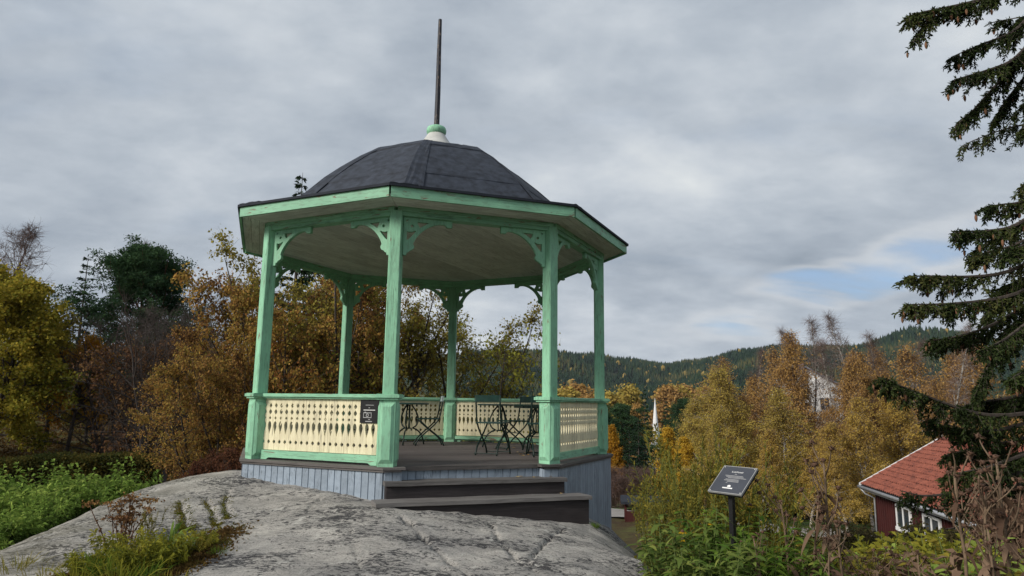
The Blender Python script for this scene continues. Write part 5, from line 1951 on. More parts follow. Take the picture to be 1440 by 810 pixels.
# ------------------------------------------------------------------ spruce at the right, its branches hanging into view
def near_spruce():
    rng = np.random.default_rng(91)
    YT = 13.0
    tx = float(at(1535, 400, YT)[0])
    gz_ = float(G(tx, YT))
    e = empty('spruce_tree', (tx, YT, gz_), 0, 'large dark spruce with drooping cone hung branches beside the garden', 'tree')
    o3 = np.array([tx, YT, gz_])
    tr = MB()
    tr.tube([(0, 0, -.3), (0.02, 0, 5), (0, .03, 10), (0, 0, 17.5)], [.27, .21, .14, .02], 9)
    obj('trunk', tr.mesh('trunk', 'bark', True), e)
    BR = [([(1500, -70), (1400, -5), (1345, 8), (1300, 16), (1278, 22)], -.2, 1.0), ([(1500, -60), (1420, -10), (1345, 10), (1300, 30), (1284, 60)], -.2, .55), ([(1500, -20), (1430, 45), (1380, 62), (1338, 80)], .1, 1.0),
          ([(1500, 10), (1430, 85), (1385, 100), (1342, 112)], -.3, 1.0), ([(1500, 30), (1440, 80), (1400, 120), (1370, 155), (1342, 178)], 0, 1.1), ([(1500, 40), (1440, 110), (1415, 140), (1396, 172)], .3, .9),
          ([(1510, 60), (1470, 130), (1448, 165), (1432, 187)], 0, .7), ([(1520, 150), (1475, 225), (1450, 250), (1434, 264)], 0, .6),
          ([(1510, 230), (1440, 285), (1410, 287), (1384, 291)], .2, .9), ([(1510, 250), (1430, 320), (1385, 325), (1340, 325)], -.2, 1.0), ([(1510, 290), (1430, 345), (1395, 352), (1365, 362)], .5, 1.0),
          ([(1510, 310), (1430, 385), (1360, 390), (1310, 388), (1276, 388)], 0, 1.1), ([(1510, 350), (1440, 415), (1370, 425), (1320, 428), (1275, 428)], -.3, 1.2), ([(1510, 370), (1430, 440), (1380, 465), (1340, 475), (1312, 478)], .3, 1.2),
          ([(1510, 420), (1440, 470), (1400, 500), (1380, 530), (1372, 560)], 0, 1.0), ([(1510, 400), (1450, 450), (1410, 480), (1385, 490)], -.5, 1.1),
          ([(1520, 560), (1400, 592), (1330, 568), (1280, 548), (1236, 530)], -.5, .75), ([(1520, 530), (1420, 560), (1380, 565), (1350, 572)], .2, 1.0), ([(1520, 560), (1430, 600), (1370, 610), (1305, 588)], 0, 1.1),
          ([(1520, 580), (1430, 620), (1370, 630), (1330, 640)], .4, 1.1), ([(1520, 590), (1440, 640), (1380, 660), (1330, 668)], -.2, 1.0), ([(1520, 600), (1440, 665), (1360, 690), (1300, 700), (1268, 690)], .1, .45),
          ([(1520, 630), (1440, 680), (1380, 700), (1345, 712)], .3, .8), ([(1530, 480), (1470, 540), (1430, 560), (1405, 566)], .7, 1.2), ([(1530, 330), (1460, 380), (1420, 400), (1395, 410)], .8, 1.2),
          ([(1530, 600), (1470, 640), (1420, 655), (1395, 660)], .9, 1.2), ([(1530, 0), (1470, 20), (1430, 25), (1400, 30)], .7, 1.1), ([(1530, 420), (1480, 500), (1445, 520), (1425, 530)], -.6, 1.1), ([(1530, 370), (1470, 430), (1430, 450), (1408, 470)], .4, 1.0),
          ([(1530, 570), (1480, 620), (1430, 640), (1375, 645)], .6, 1.3), ([(1530, 600), (1480, 655), (1440, 680), (1405, 690)], .2, 1.2), ([(1530, 280), (1470, 330), (1440, 345), (1418, 352)], -.4, 1.2)]
    curves = []
    for pts, dy, dens in BR:
        W3 = []
        for i, (px, py) in enumerate(pts):
            f = i / (len(pts) - 1)
            W3.append(at(px, py, YT + dy * 1.6 * f) - o3)
        W3[0] = np.array([0, 0, W3[0][2]])
        P = np.array(W3)
        t = np.linspace(0, len(P) - 1.0001, 18)
        i = t.astype(int)
        f = (t - i)[:, None]
        Q = P[i] * (1 - f) + P[i + 1] * f
        for _ in range(4):
            Q[1:-1] = (Q[:-2] + 2 * Q[1:-1] + Q[2:]) / 4
        curves.append((Q, dens))
    for i in range(46):                  # the rest of the crown, out of view
        z = 1.2 + 15 * i / 46
        az = R(rng.uniform(-80, 130))
        L = np.interp(z, [0, 6, 17.5], [4.0, 3.6, .4]) * rng.uniform(.8, 1.1)
        curves.append((limb(rng, (0, 0, z), unit(np.array([math.cos(az), math.sin(az), .15])), L, 17, .03, -.03), .7))
    wood = MB()
    Pn, Dn, cones = [], [], []
    for ci, (Q, dens) in enumerate(curves):
        L = np.linalg.norm(np.diff(Q, axis=0), axis=1).sum()
        wood.tube(Q, np.linspace(.05 * min(1, L / 3), .008, len(Q)), 5, False)
        m = int(L * 30 * dens)
        for j in range(m):
            u = rng.uniform(.16, 1.0) ** .8
            p, d = along(Q, min(u, .995))
            d = unit(d)
            sd = unit(np.cross(d, [0, 0, 1.0])) * rng.choice([-1, 1])
            hang = rng.uniform(.2, 1.3)
            l = rng.uniform(.15, .62) * (1.15 - .55 * u)
            tw = limb(rng, p, unit(d * rng.uniform(.3, .9) + sd * rng.uniform(.1, .9) - np.array([0, 0, hang])), l, 4, .12, -.10)
            wood.tube(tw, [.006, .005, .005, .004, .003], 3, False)
            nn = int(l * 85) + 6
            t = rng.uniform(0, 1, nn) * 3.999
            i = t.astype(int)
            f = (t - i)[:, None]
            Pn.append(tw[i] * (1 - f) + tw[i + 1] * f)
            Dn.append(unit(tw[i + 1] - tw[i]))
            if ci < 28 and rng.uniform() < .10 * (1 if u > .35 else .2):
                cones.append(tw[rng.integers(2, 5)])
    P, D = np.concatenate(Pn), np.concatenate(Dn)
    V = leaf_quads(rng, P, .085, .028, D=D * 1.1, jit=.75, droop=.05)
    obj('branches', wood.mesh('branches', 'bark'), e)
    obj('needles', quads_mesh('needles', V, clump_tint(rng, P, .6, .5), 'l_fspruce'), e)
    cm = MB().lathe([(.006, 0), (.018, -.015), (.024, -.05), (.021, -.085), (.010, -.115), (.003, -.125)], 7).mesh('cone', 'cone', True)
    for c in cones[:290]:
        obj('cone', cm, e, tuple(c + np.array([0, 0, -.005])), rng.uniform(0, 6), rng.uniform(.85, 1.25))
    return e


near_spruce()


# ------------------------------------------------------------------ bistro furniture on the deck
def on_floor(px, py):
    d = pix_ray(px, py)
    t = (ZF + .001 - EZ) / d[2]
    return (float(d[0] * t), float(d[1] * t), ZF + .001)


def arc(pts, n=9):
    P = np.array(pts, float)
    t = np.linspace(0, len(P) - 1.0001, n)
    i = t.astype(int)
    f = (t - i)[:, None]
    Q = P[i] * (1 - f) + P[i + 1] * f
    for _ in range(2):
        Q[1:-1] = (Q[:-2] + 2 * Q[1:-1] + Q[2:]) / 4
    return Q


CH = {}
for sgn in (-1, 1):
    x = sgn * .19
    CH['f', sgn] = MB().tube(arc([(x, -.23, 0), (x, -.19, .12), (x, 0.0, .27), (x, .17, .43), (x, .20, .55), (x, .24, .86)], 13), .0125, 6).mesh('back_leg', 'iron', True)
    x2 = sgn * .165
    CH['r', sgn] = MB().tube(arc([(x2, .27, 0), (x2, .23, .12), (x2, .02, .27), (x2, -.17, .44)], 11), .0125, 6).mesh('front_leg', 'iron', True)
CH['slat'] = MB().bevbox(-.20, .20, -.024, .024, .452, .47, .004).mesh('seat_slat', 'slat')
b = MB()
nb_ = 7
vs, fs = [], []
for i in range(nb_):
    x = -.205 + .41 * i / (nb_ - 1)
    y = .228 + .02 * math.cos(x / .2 * 1.3) - .012
    for dy_, z in ((0, .765), (.016, .765), (.03, .862), (.014, .862)):
        vs.append((x, y + dy_, z))
for i in range(nb_ - 1):
    for j in range(4):
        fs.append((i * 4 + j, i * 4 + (j + 1) % 4, (i + 1) * 4 + (j + 1) % 4, (i + 1) * 4 + j))
fs += [(3, 2, 1, 0), tuple(range((nb_ - 1) * 4, nb_ * 4))]
b.add(vs, fs)
CH['back'] = b.mesh('backrest', 'slat')
CH['backpale'] = b.mesh('backrest', 'slatpale')
CH['bar'] = MB().tube([(-.19, 0, 0), (.19, 0, 0)], .008, 6).mesh('cross_bar', 'iron')


def chair(px, py, rz, label, pale=False):
    e = empty('bistro_chair', on_floor(px, py), rz, label, 'chair', 'folding bistro chairs on the gazebo deck')
    for sgn in (-1, 1):
        obj('leg', CH['f', sgn], e)
        obj('leg', CH['r', sgn], e)
    for i in range(7):
        obj('seat_slat', CH['slat'], e, (0, -.17 + i * .056, 0))
    obj('backrest', CH['backpale' if pale else 'back'], e)
    obj('cross_bar', CH['bar'], e, (0, .265, .03))
    obj('cross_bar', CH['bar'], e, (0, -.222, .03))
    obj('cross_bar', CH['bar'], e, (0, .0, .27))
    return e


TB_leg = MB().tube(arc([(.05, 0, .70), (.13, 0, .60), (.20, 0, .45), (.15, 0, .31), (.05, 0, .29), (.16, 0, .27), (.26, 0, .17), (.30, 0, 0)], 21), .0135, 6).mesh('leg', 'iron', True)
TB_rod = MB().tube(arc([(.035, 0, .70), (.03, 0, .5), (.045, 0, .40), (.035, 0, .28)], 9), .009, 6).mesh('rod', 'iron', True)


def table(px, py, rz, label, r=.36, square=False):
    e = empty('bistro_table', on_floor(px, py), rz, label, 'table', 'bistro tables on the gazebo deck')
    if square:
        for i in range(7):
            obj('top_slat', MB().bevbox(-.36, .36, -.045, .045, .715, .735, .004).mesh('top_slat', 'slat'), e, (0, -.29 + i * .0965, 0))
        obj('apron', MB().box(-.34, .34, -.33, .33, .675, .712).mesh('apron', 'iron'), e)
    else:
        obj('table_top', MB().lathe([(.0, .705), (r - .02, .705), (r, .71), (r, .725), (r - .015, .732), (.0, .732)], 28).mesh('table_top', 'slat'), e)
    for k in range(3 if not square else 4):
        a = k * 2 * PI / (3 if not square else 4) + (.785 if square else 0)
        obj('leg', TB_leg, e, (0, 0, 0), a)
        obj('rod', TB_rod, e, (0, 0, 0), a + .5)
    obj('ring', MB().lathe([(.06, .275), (.075, .285), (.06, .295)], 12).mesh('ring', 'iron'), e)
    return e


table(573, 625, .4, 'round dark green bistro table by the corner of the railing next to the closed bay')
chair(601, 626, R(-78), 'folding bistro chair with a pale backrest beside the back post', True)
table(703, 629, 1.0, 'round dark bistro table between the crossed chairs', .40)
chair(693, 639, R(160), 'dark green folding chair with its back turned to the steps')
chair(722, 632, R(-62), 'dark folding chair facing the round table with empty seat', False)
table(757, 634, .2, 'square slatted green table next to the post by the steps', .36, True)
chair(762, 641, R(188), 'dark green folding chair pushed up to the square slatted table')

# ------------------------------------------------------------------ notice on the railing
lx, ly, lz = bay_loc(7, IN - .145, AP + .0205, Z_RAIL - .068)
nt = empty('notice_sign', (GC[0] + lx, GC[1] + ly, ZF + lz), ang_bay(7) + PI / 2, 'small black notice with white camera symbol fixed to the cream railing', 'sign')
obj('panel', MB().box(-.135, .135, -.006, .006, -.275, 0).mesh('panel', 'black'), nt)


def bar(p, x0, x1, z, h, mat='white', y=-.0075):
    return obj('text_line', MB().box(x0, x1, y, -.0062, z - h / 2, z + h / 2).mesh('text_line', mat), p)


bar(nt, -.058, .062, -.062, .006, 'greyprint')
bar(nt, -.012, .008, -.094, .008, 'greyprint')
bar(nt, -.085, .085, -.121, .008)
bar(nt, -.010, .016, -.232, .008, 'greyprint')
bar(nt, -.052, .045, -.255, .010, 'greyprint')
ic = MB()
for x0, x1, z0, z1 in ((-.085, .035, -.158, -.150), (-.085, .035, -.214, -.206), (-.085, -.078, -.206, -.158), (.028, .035, -.206, -.158), (-.07, -.045, -.150, -.143)):
    ic.box(x0, x1, -.0075, -.0062, z0, z1)
n = 16
ro, ri = circ(-.026, -.182, .021, n), circ(-.026, -.182, .012, n)
ic.add([(x, -.0075, z) for x, z in ro] + [(x, -.0075, z) for x, z in ri], [(i, (i + 1) % n, n + (i + 1) % n, n + i) for i in range(n)])
obj('camera_symbol', ic.mesh('camera_symbol', 'greyprint'), nt)

# ------------------------------------------------------------------ info board
bc = np.array([2.06, 6.56, .925])
gz_ = float(SURF(bc[0], bc[1]))
ib = empty('info_board', (bc[0], bc[1], gz_), R(-51.8), 'dark grey tilted info board with white print on a thin black post', 'sign')
hz = bc[2] - gz_
obj('post', MB().box(-.021, .021, -.05, -.008, -.35, hz - .045).mesh('post', 'black'), ib)
TM = Matrix.Translation((0, 0, hz)) @ Matrix.Rotation(R(38), 4, 'X')
bd = obj('board', MB().box(-.17, .17, -.169, .169, -.006, .004).mesh('board', 'board'), ib)
bd.matrix_local = TM
fr = MB()
for x0, x1, y0, y1 in ((-.176, .176, -.175, -.1695), (-.176, .176, .1695, .175), (-.176, -.1705, -.1695, .1695), (.1705, .176, -.1695, .1695)):
    fr.box(x0, x1, y0, y1, -.012, .006)
obj('frame', fr.mesh('frame', 'greyprint'), bd)
obj('back_plate', MB().box(-.1755, .1755, -.1745, .1745, -.030, -.0125).mesh('back_plate', 'black'), bd)
for x in (-.158, .158):
    for y in (-.157, .157):
        obj('screw', MB().lathe([(.006, .004), (.006, .007), (.003, .0085)], 8, x, y).mesh('screw', 'capw'), bd)


def text_part(parent, body, size, x, y, z, mat):
    cu = bpy.data.curves.new('t', 'FONT')
    cu.body = body
    cu.size = size
    cu.align_x = 'CENTER'
    cu.extrude = .0004
    o = bpy.data.objects.new('t', cu)
    COL.objects.link(o)
    dg = bpy.context.evaluated_depsgraph_get()
    me = bpy.data.meshes.new_from_object(o.evaluated_get(dg))
    bpy.data.objects.remove(o)
    me.materials.clear()
    me.materials.append(M[mat])
    return obj('lettering', me, parent, (x, y, z))


text_part(bd, 'Lusthuset', .031, .005, .093, .0047, 'white')
for y, x0, x1 in ((.072, -.012, .012), (.050, -.10, .085), (.036, -.085, .10), (.022, -.06, .13), (.002, -.075, .065), (-.012, -.085, .07), (-.026, -.045, .075), (-.042, -.05, -.035)):
    obj('text_line', MB().box(x0, x1, y - .0028, y + .0028, .0041, .0052).mesh('text_line', 'greyprint'), bd)
lg = MB()
pl = circ(.005, -.088, .018, 14)
lg.prism([(x, y if y > -.096 else -.096) for x, y in pl], .0041, .0053)
lg.box(-.052, .052, -.118, -.104, .0041, .0053)
obj('logo', lg.mesh('logo', 'white'), bd)


# ------------------------------------------------------------------ garden plants
def strips(rng, P, D, L, Wd, curve, nseg=3):
    """arching blades"""
    n = len(P)
    L = np.broadcast_to(np.asarray(L, float), (n,))
    Wd = np.broadcast_to(np.asarray(Wd, float), (n,))
    s = unit(np.cross(D, np.array([0, 0, 1.0])) + rng.normal(0, .25, (n, 3)))
    out = []
    prof = [.55, 1.0, .8, .05] if nseg == 3 else list(np.interp(np.linspace(0, 1, nseg + 1), [0, .3, .7, 1], [.5, 1, .75, .04]))
    pts = []
    for k in range(nseg + 1):
        t = k / nseg
        c = P + D * (L * t)[:, None]
        c = c.copy()
        c[:, 2] -= curve * L * t * t
        pts.append((c - s * (Wd * prof[k] / 2)[:, None], c + s * (Wd * prof[k] / 2)[:, None]))
    for k in range(nseg):
        out.append(np.stack([pts[k][0], pts[k][1], pts[k + 1][1], pts[k + 1][0]], 1))
    V = np.stack(out, 1).reshape(-1, 4, 3)
    return V, nseg


def fern_kind(seed, H=.6, n=22, mat='l_green', leaf=(.085, .026), lean=.55, stem='stem', nl=42):
    rng = np.random.default_rng(seed)
    st = MB()
    Ps, Ds = [], []
    for i in range(n):
        az = rng.uniform(0, 6.28)
        l = rng.uniform(.1, 1) * lean
        h = H * rng.uniform(.6, 1.1)
        p0 = np.array([math.cos(az), math.sin(az), 0]) * rng.uniform(0, .22)
        br = limb(rng, p0, unit(np.array([math.cos(az) * l, math.sin(az) * l, 1])), h, 6, .09, -.07)
        st.tube(br, np.linspace(.005, .002, 7), 3, False)
        t = rng.uniform(.12, 1, nl) * 5.99
        k = t.astype(int)
        f = (t - k)[:, None]
        Ps.append(br[k] * (1 - f) + br[k + 1] * f)
        d = unit(br[k + 1] - br[k])
        sd = unit(np.cross(d, rng.normal(0, 1, (nl, 3))))
        Ds.append(d * .5 + sd)
    P, D = np.concatenate(Ps), np.concatenate(Ds)
    V = leaf_quads(rng, P, leaf[0], leaf[1], D=D, jit=.3, droop=.25)
    return Kind(st.mesh('stem', stem), quads_mesh('leaves', V, np.clip(clump_tint(rng, P, .3) * .7 + .5 * P[:, 2] / H - .1, 0, 1), mat))


def tuft_kind(seed, H=.4, n=110, mat='l_herb', w=.009, spread=.14, lean=.8):
    rng = np.random.default_rng(seed)
    az = rng.uniform(0, 6.28, n)
    l = rng.uniform(.05, 1, n) * lean
    P = np.stack([np.cos(az) * rng.uniform(0, spread, n), np.sin(az) * rng.uniform(0, spread, n), np.zeros(n) - .02], 1)
    D = unit(np.stack([np.cos(az) * l, np.sin(az) * l, np.ones(n)], 1))
    V, ns = strips(rng, P, D, H * rng.uniform(.5, 1.15, n), w * rng.uniform(.7, 1.3, n), .45)
    return Kind(None, quads_mesh('leaves', V, np.repeat(np.clip(rng.normal(.55, .22, n), 0, 1), ns), mat))


def whorl_kind(seed, H=1.1, n=6, mat='l_herb', leaf=.15, w=.04, flowers=0):
    rng = np.random.default_rng(seed)
    st = MB()
    Ps, Ds = [], []
    tips = []
    for i in range(n):
        az = rng.uniform(0, 6.28)
        p0 = np.array([math.cos(az), math.sin(az), 0]) * rng.uniform(.02, .2)
        br = limb(rng, p0, unit(np.array([math.cos(az) * .18, math.sin(az) * .18, 1])), H * rng.uniform(.75, 1.05), 7, .05, 0)
        st.tube(br, np.linspace(.008, .004, 8), 4, False)
        tips.append(br[-1])
        for j in range(15):
            t = .12 + .88 * (j + .5) / 15
            p, d = along(br, min(t, .99))
            for k in range(3):
                a = j * 1.1 + k * 2.09 + rng.uniform(-.3, .3)
                Ps.append(p)
                Ds.append(np.array([math.cos(a), math.sin(a), rng.uniform(.1, .7)]))
    P, D = np.array(Ps), unit(np.array(Ds))
    V, ns = strips(rng, P, D, leaf * rng.uniform(.65, 1.2, len(P)), w * rng.uniform(.7, 1.2, len(P)), .5)
    ti = np.repeat(np.clip(rng.normal(.4, .2, len(P)) + .3 * (P[:, 2] / H - .5), 0, 1), ns)
    ex = []
    if flowers:
        for tp in tips[:flowers]:
            m = 13
            a = np.arange(m) * 2 * PI / m
            tilt = rng.normal(0, .25, 3)
            Pf = np.repeat(np.array([[0, 0, .01]]), m, 0)
            Df = unit(np.stack([np.cos(a), np.sin(a), np.full(m, -.15)], 1) + tilt)
            Vf, nf = strips(rng, Pf, Df, .042, .017, .3)
            ex.append(('petals', quads_mesh('petals', Vf, rng.uniform(.2, 1, len(Vf)), 'l_flower'), tuple(tp)))
            ex.append(('flower_head', MB().lathe([(.004, .002), (.018, .008), (.014, .022), (.003, .028)], 8).mesh('flower_head', 'stemrust', True), tuple(tp)))
    return Kind(st.mesh('stem', 'stem'), quads_mesh('leaves', V, ti, mat), ex)


def spike_kind(seed, H=1.2, n=9, mat='l_straw', leaf=.045, w=.012, fan=.22, stem='stem'):
    rng = np.random.default_rng(seed)
    st = MB()
    Ps, Ds = [], []
    for i in range(n):
        az = rng.uniform(0, 6.28)
        f_ = fan * rng.uniform(.3, 1.3)
        p0 = np.array([math.cos(az), math.sin(az), 0]) * rng.uniform(.02, .16)
        br = limb(rng, p0, unit(np.array([math.cos(az) * f_, math.sin(az) * f_, 1])), H * rng.uniform(.65, 1.05), 8, .035, -.005)
        st.tube(br, np.linspace(.006, .002, 9), 3, False)
        br_list = [(br, .25)]
        for q_ in range(5):
            p, d = along(br, rng.uniform(.5, .9))
            a = rng.uniform(0, 6.28)
            sb = limb(rng, p, unit(unit(d) * 1.2 + np.array([math.cos(a), math.sin(a), 0]) * .45), H * rng.uniform(.10, .24), 4, .05, .02)
            st.tube(sb, np.linspace(.003, .0015, 5), 3, False)
            br_list.append((sb, 0.0))
        for bb, t0 in br_list:
            m = 46 if t0 else 20
            t = rng.uniform(t0, 1, m) * (len(bb) - 1.001)
            k = t.astype(int)
            f = (t - k)[:, None]
            Ps.append(bb[k] * (1 - f) + bb[k + 1] * f)
            d = unit(bb[k + 1] - bb[k])
            Ds.append(d * .9 + unit(np.cross(d, rng.normal(0, 1, (m, 3)))) * .7)
    P, D = np.concatenate(Ps), np.concatenate(Ds)
    V = leaf_quads(rng, P, leaf, w, D=D, jit=.2, droop=.1)
    return Kind(st.mesh('stem', stem), quads_mesh('leaves', V, clump_tint(rng, P, .4), mat))


HEAD = MB().lathe([(.005, -.016), (.019, -.004), (.018, .010), (.006, .016)], 7).mesh('seed_head', 'stemrust', True)


def withered_kind(seed, H=1.6, heads=10, big=0):
    """dead perennial: stout stalk, forked top with spent seed heads, dangling dry leaves"""
    rng = np.random.default_rng(seed)
    st = MB()
    trunk = limb(rng, (0, 0, -.05), unit(np.array([rng.normal(0, .06), rng.normal(0, .06), 1])), H * .92, 10, .045, .02)
    st.tube(trunk, np.linspace(.016, .007, 11), 6)
    Pl, Dl, Ll, Wl = [], [], [], []
    Pr, Dr = [], []
    ex = []
    ends = [(trunk[-1], unit(trunk[-1] - trunk[-2]))]
    for i in range(heads - 1):
        p, d = along(trunk, rng.uniform(.6, .97))
        a = rng.uniform(0, 6.28)
        br = limb(rng, p, unit(unit(d) + np.array([math.cos(a), math.sin(a), 0]) * .8), H * rng.uniform(.08, .22), 5, .1, .10)
        st.tube(br, np.linspace(.006, .004, 6), 4, False)
        ends.append((br[-1], unit(br[-1] - br[-2])))
    for p, d in ends:
        m = 20
        a = rng.uniform(0, 6.28, m)
        side = np.stack([np.cos(a), np.sin(a), rng.uniform(-.6, 1.2, m)], 1)
        Pr.append(np.repeat(p[None], m, 0))
        Dr.append(side)
        ex.append(('seed_head', HEAD, tuple(p)))
    for i in range(16):
        p, d = along(trunk, rng.uniform(.12, .85))
        a = rng.uniform(0, 6.28)
        Pl.append(p)
        Dl.append(unit(np.array([math.cos(a), math.sin(a), rng.uniform(-.5, .6)])))
    Pl, Dl = np.array(Pl), np.array(Dl)
    V1, n1_ = strips(rng, Pl, Dl, rng.uniform(.08, .24, len(Pl)), rng.uniform(.025, .07, len(Pl)), 1.1, 5)
    Pr, Dr = np.concatenate(Pr), unit(np.concatenate(Dr))
    V2, n2_ = strips(rng, Pr, Dr, rng.uniform(.03, .055, len(Pr)), .012, .2)
    ti = np.concatenate([np.repeat(rng.uniform(.2, 1, len(Pl)), n1_), np.repeat(rng.uniform(0, .8, len(Pr)), n2_)])
    if big:
        Pb, Db = [], []
        for i in range(big):
            p, d = along(trunk, rng.uniform(.35, .6))
            a = R(-70) + i * 1.1
            Pb.append(p)
            Db.append(unit(np.array([math.cos(a), math.sin(a), .35])))
        Vb, nb2_ = strips(rng, np.array(Pb), np.array(Db), .42, .17, 1.25, 8)
        ex.append(('leaf', quads_mesh('leaf', Vb, np.repeat(rng.uniform(.2, .6, big), nb2_), 'l_herb'), (0, 0, 0)))
    return Kind(st.mesh('stem', 'stemdry', True), quads_mesh('leaves', np.concatenate([V1, V2]), ti, 'l_dry'), ex)


def sedum_kind(seed):
    rng = np.random.default_rng(seed)
    st = MB()
    Ps = []
    for i in range(9):
        az = rng.uniform(0, 6.28)
        br = limb(rng, np.array([math.cos(az), math.sin(az), 0]) * rng.uniform(0, .1), unit(np.array([math.cos(az) * .35, math.sin(az) * .35, 1])), rng.uniform(.2, .42), 5, .08, 0)
        st.tube(br, np.linspace(.005, .003, 6), 4, False)
        m = 60
        o_ = rng.normal(0, 1, (m, 3)) * np.array([.032, .032, .008])
        Ps.append(br[-1] + o_)
        m = 14
        t = rng.uniform(.2, .9, m) * 4.99
        k = t.astype(int)
        Ps.append(br[k])
    P = np.concatenate(Ps)
    V = leaf_quads(rng, P, .022, .018, bias=(0, 0, .6))
    return Kind(st.mesh('stem', 'stemrust'), quads_mesh('leaves', V, clump_tint(rng, P, .15), 'l_rust'))


def sp(kind, name, loc, label, group, rz, sc, cat='plant'):
    return put(kind, name, loc, label, cat, group, rz, sc, 'leaves', 'stem')


k_fern = [fern_kind(101, .6), fern_kind(102, .55, 26, leaf=(.11, .030)), fern_kind(103, .75, 20, leaf=(.07, .03))]
k_fern += [fern_kind(151, .55, 24, 'l_dry', (.08, .026)), fern_kind(152, .6, 24, 'l_straw', (.07, .024))]
k_lime = [fern_kind(104, .6, 26, 'l_lime', (.07, .022)), fern_kind(105, .35, 26, 'l_lime', (.06, .016), .8)]
k_grass = [tuft_kind(106, .42, 120, 'l_herb'), tuft_kind(107, .5, 90, 'l_lime', .008, .16, 1.0), tuft_kind(108, .3, 70, 'l_straw', .006)]
k_iris = tuft_kind(109, .42, 15, 'l_green', .034, .05, .75)
k_whorl = [whorl_kind(110, 1.1, 7, 'l_peren', .17, .042), whorl_kind(111, 1.0, 6, 'l_herb', .16, .036), whorl_kind(112, 1.15, 5, 'l_herb', .14, .04, 2)]
k_spike = [spike_kind(113), spike_kind(114, 1.3, 11, fan=.3), spike_kind(115, 1.1, 10, 'l_straw', .05, .014)]
k_with = [withered_kind(116), withered_kind(117, 1.6, 6), withered_kind(118, 1.7, 11), withered_kind(119, 1.5, 7, 2)]
k_sed = sedum_kind(120)

rng = np.random.default_rng(131)
# lush bed behind the rock's crest
for i in range(62):
    px = rng.uniform(-60, 178)
    Y = rng.uniform(8.8, 12.2)
    if px > 90:
        Y = rng.uniform(10.0, 11.6)
    p = at(px, 700, Y)
    z = float(SURF(p[0], Y))
    if ROCK(p[0], Y) > G(p[0], Y) + .02:
        continue
    j = rng.integers(0, 3)
    sp(k_fern[j], 'leafy_herb', (float(p[0]), Y, z - .03), ['fresh green feathery herb in the bed behind the rock', 'broad leaved green herb in the bed behind the rock', 'tall fresh green herb in the bed behind the rock'][j],
       ['feathery herbs behind the rock', 'broad leaved herbs behind the rock', 'tall herbs behind the rock'][j], rng.uniform(0, 6), rng.uniform(.75, 1.15))
for i in range(26):
    px = rng.uniform(-60, 60)
    Y = rng.uniform(7.2, 9.0)
    p = at(px, 740, Y)
    if ROCK(p[0], Y) > G(p[0], Y) + .02:
        continue
    j = rng.integers(0, 2)
    sp(k_fern[j], 'leafy_herb', (float(p[0]), Y, float(SURF(p[0], Y)) - .03), ['low feathery green herb against the bare flank of the rock', 'low broad leaved herb against the bare flank of the rock'][j],
       ['low feathery herbs against the rock flank', 'low broad leaved herbs against the rock flank'][j], rng.uniform(0, 6), rng.uniform(.45, .75))
p = at(172, 690, 10.6)
sp(k_fern[2], 'leafy_herb', (float(p[0]), 10.6, float(SURF(p[0], 10.6))), 'upright green herb standing alone at the crest of the rock', None, .4, (1.0, 1.0, 1.15))

# small bed caught in the hollow of the rock
for px, py, kd, nm, lb, s_ in [(160, 772, k_sed, 'dried_sedum', 'rust brown dried sedum with flat heads growing from the rock hollow', 1.25), (182, 765, k_sed, 'dried_sedum', 'rust coloured sedum beside the thin seed stalks', 1.05),
                               (140, 795, k_grass[0], 'grass_tuft', 'green tuft at the bare side of the hollow', .8), (172, 790, k_lime[1], 'feathery_plant', 'lime feathery plant under the rust sedum', .9),
                               (225, 782, k_grass[0], 'grass_tuft', 'green tuft between the iris leaves and the lime plant', .75), (120, 805, k_lime[1], 'feathery_plant', 'lime feathery plant at the bare side of the hollow', .7),
                               (250, 785, k_fern[1], 'leafy_herb', 'low green herb beside the iris leaves', .35), (275, 778, k_fern[4], 'leafy_herb', 'olive herb on the brown litter', .35), (195, 795, k_fern[4], 'leafy_herb', 'olive herb among the grass tufts', .45),
                               (208, 768, k_spike[2], 'seed_stalks', 'thin upright seed stalks behind the grass tufts', .33),
                               (238, 762, k_iris, 'iris_leaves', 'fan of broad green iris leaves in the rock hollow', 1.0), (262, 765, k_grass[1], 'grass_tuft', 'small yellow green tuft next to the iris leaves', .55),
                               (212, 800, k_lime[1], 'feathery_plant', 'bright lime feathery plant in the rock hollow', 1.0), (236, 796, k_lime[1], 'feathery_plant', 'lime feathery plant below the iris leaves', .85),
                               (150, 806, k_grass[0], 'grass_tuft', 'arching green grass tuft under the rust sedum', 1.0), (185, 806, k_grass[1], 'grass_tuft', 'yellow green arching grass tuft in the rock hollow', 1.0),
                               (205, 818, k_grass[0], 'grass_tuft', 'green grass tuft below the lime feathery plant', .8), (110, 822, k_grass[1], 'grass_tuft', 'yellowing grass tuft at the edge of the hollow', .9),
                               (165, 828, k_grass[1], 'grass_tuft', 'long bladed yellow grass tuft low in the hollow', 1.1), (235, 824, k_grass[2], 'grass_tuft', 'short straw coloured tuft low in the hollow', .9),
                               (60, 812, k_grass[2], 'grass_tuft', 'thin straw tuft on the bare flank of the rock', 1.0), (25, 800, k_grass[2], 'grass_tuft', 'thin straw tuft below the lush bed', 1.1),
                               (290, 768, k_lime[1], 'feathery_plant', 'small lime plant beside the brown litter', .5), (305, 780, k_grass[0], 'grass_tuft', 'little green tuft on the brown litter', .4),
                               (838, 742, k_grass[0], 'grass_tuft', 'small green tuft at the foot of the gazebo skirt by the steps', .33)]:
    h = hit_surf(px, min(py, 809)) if py < 812 else hit_surf(px, py)
    sp(kd, nm, (h[0], h[1], float(ZR(h[0], h[1])) - .015), lb, None, px * .7, s_)


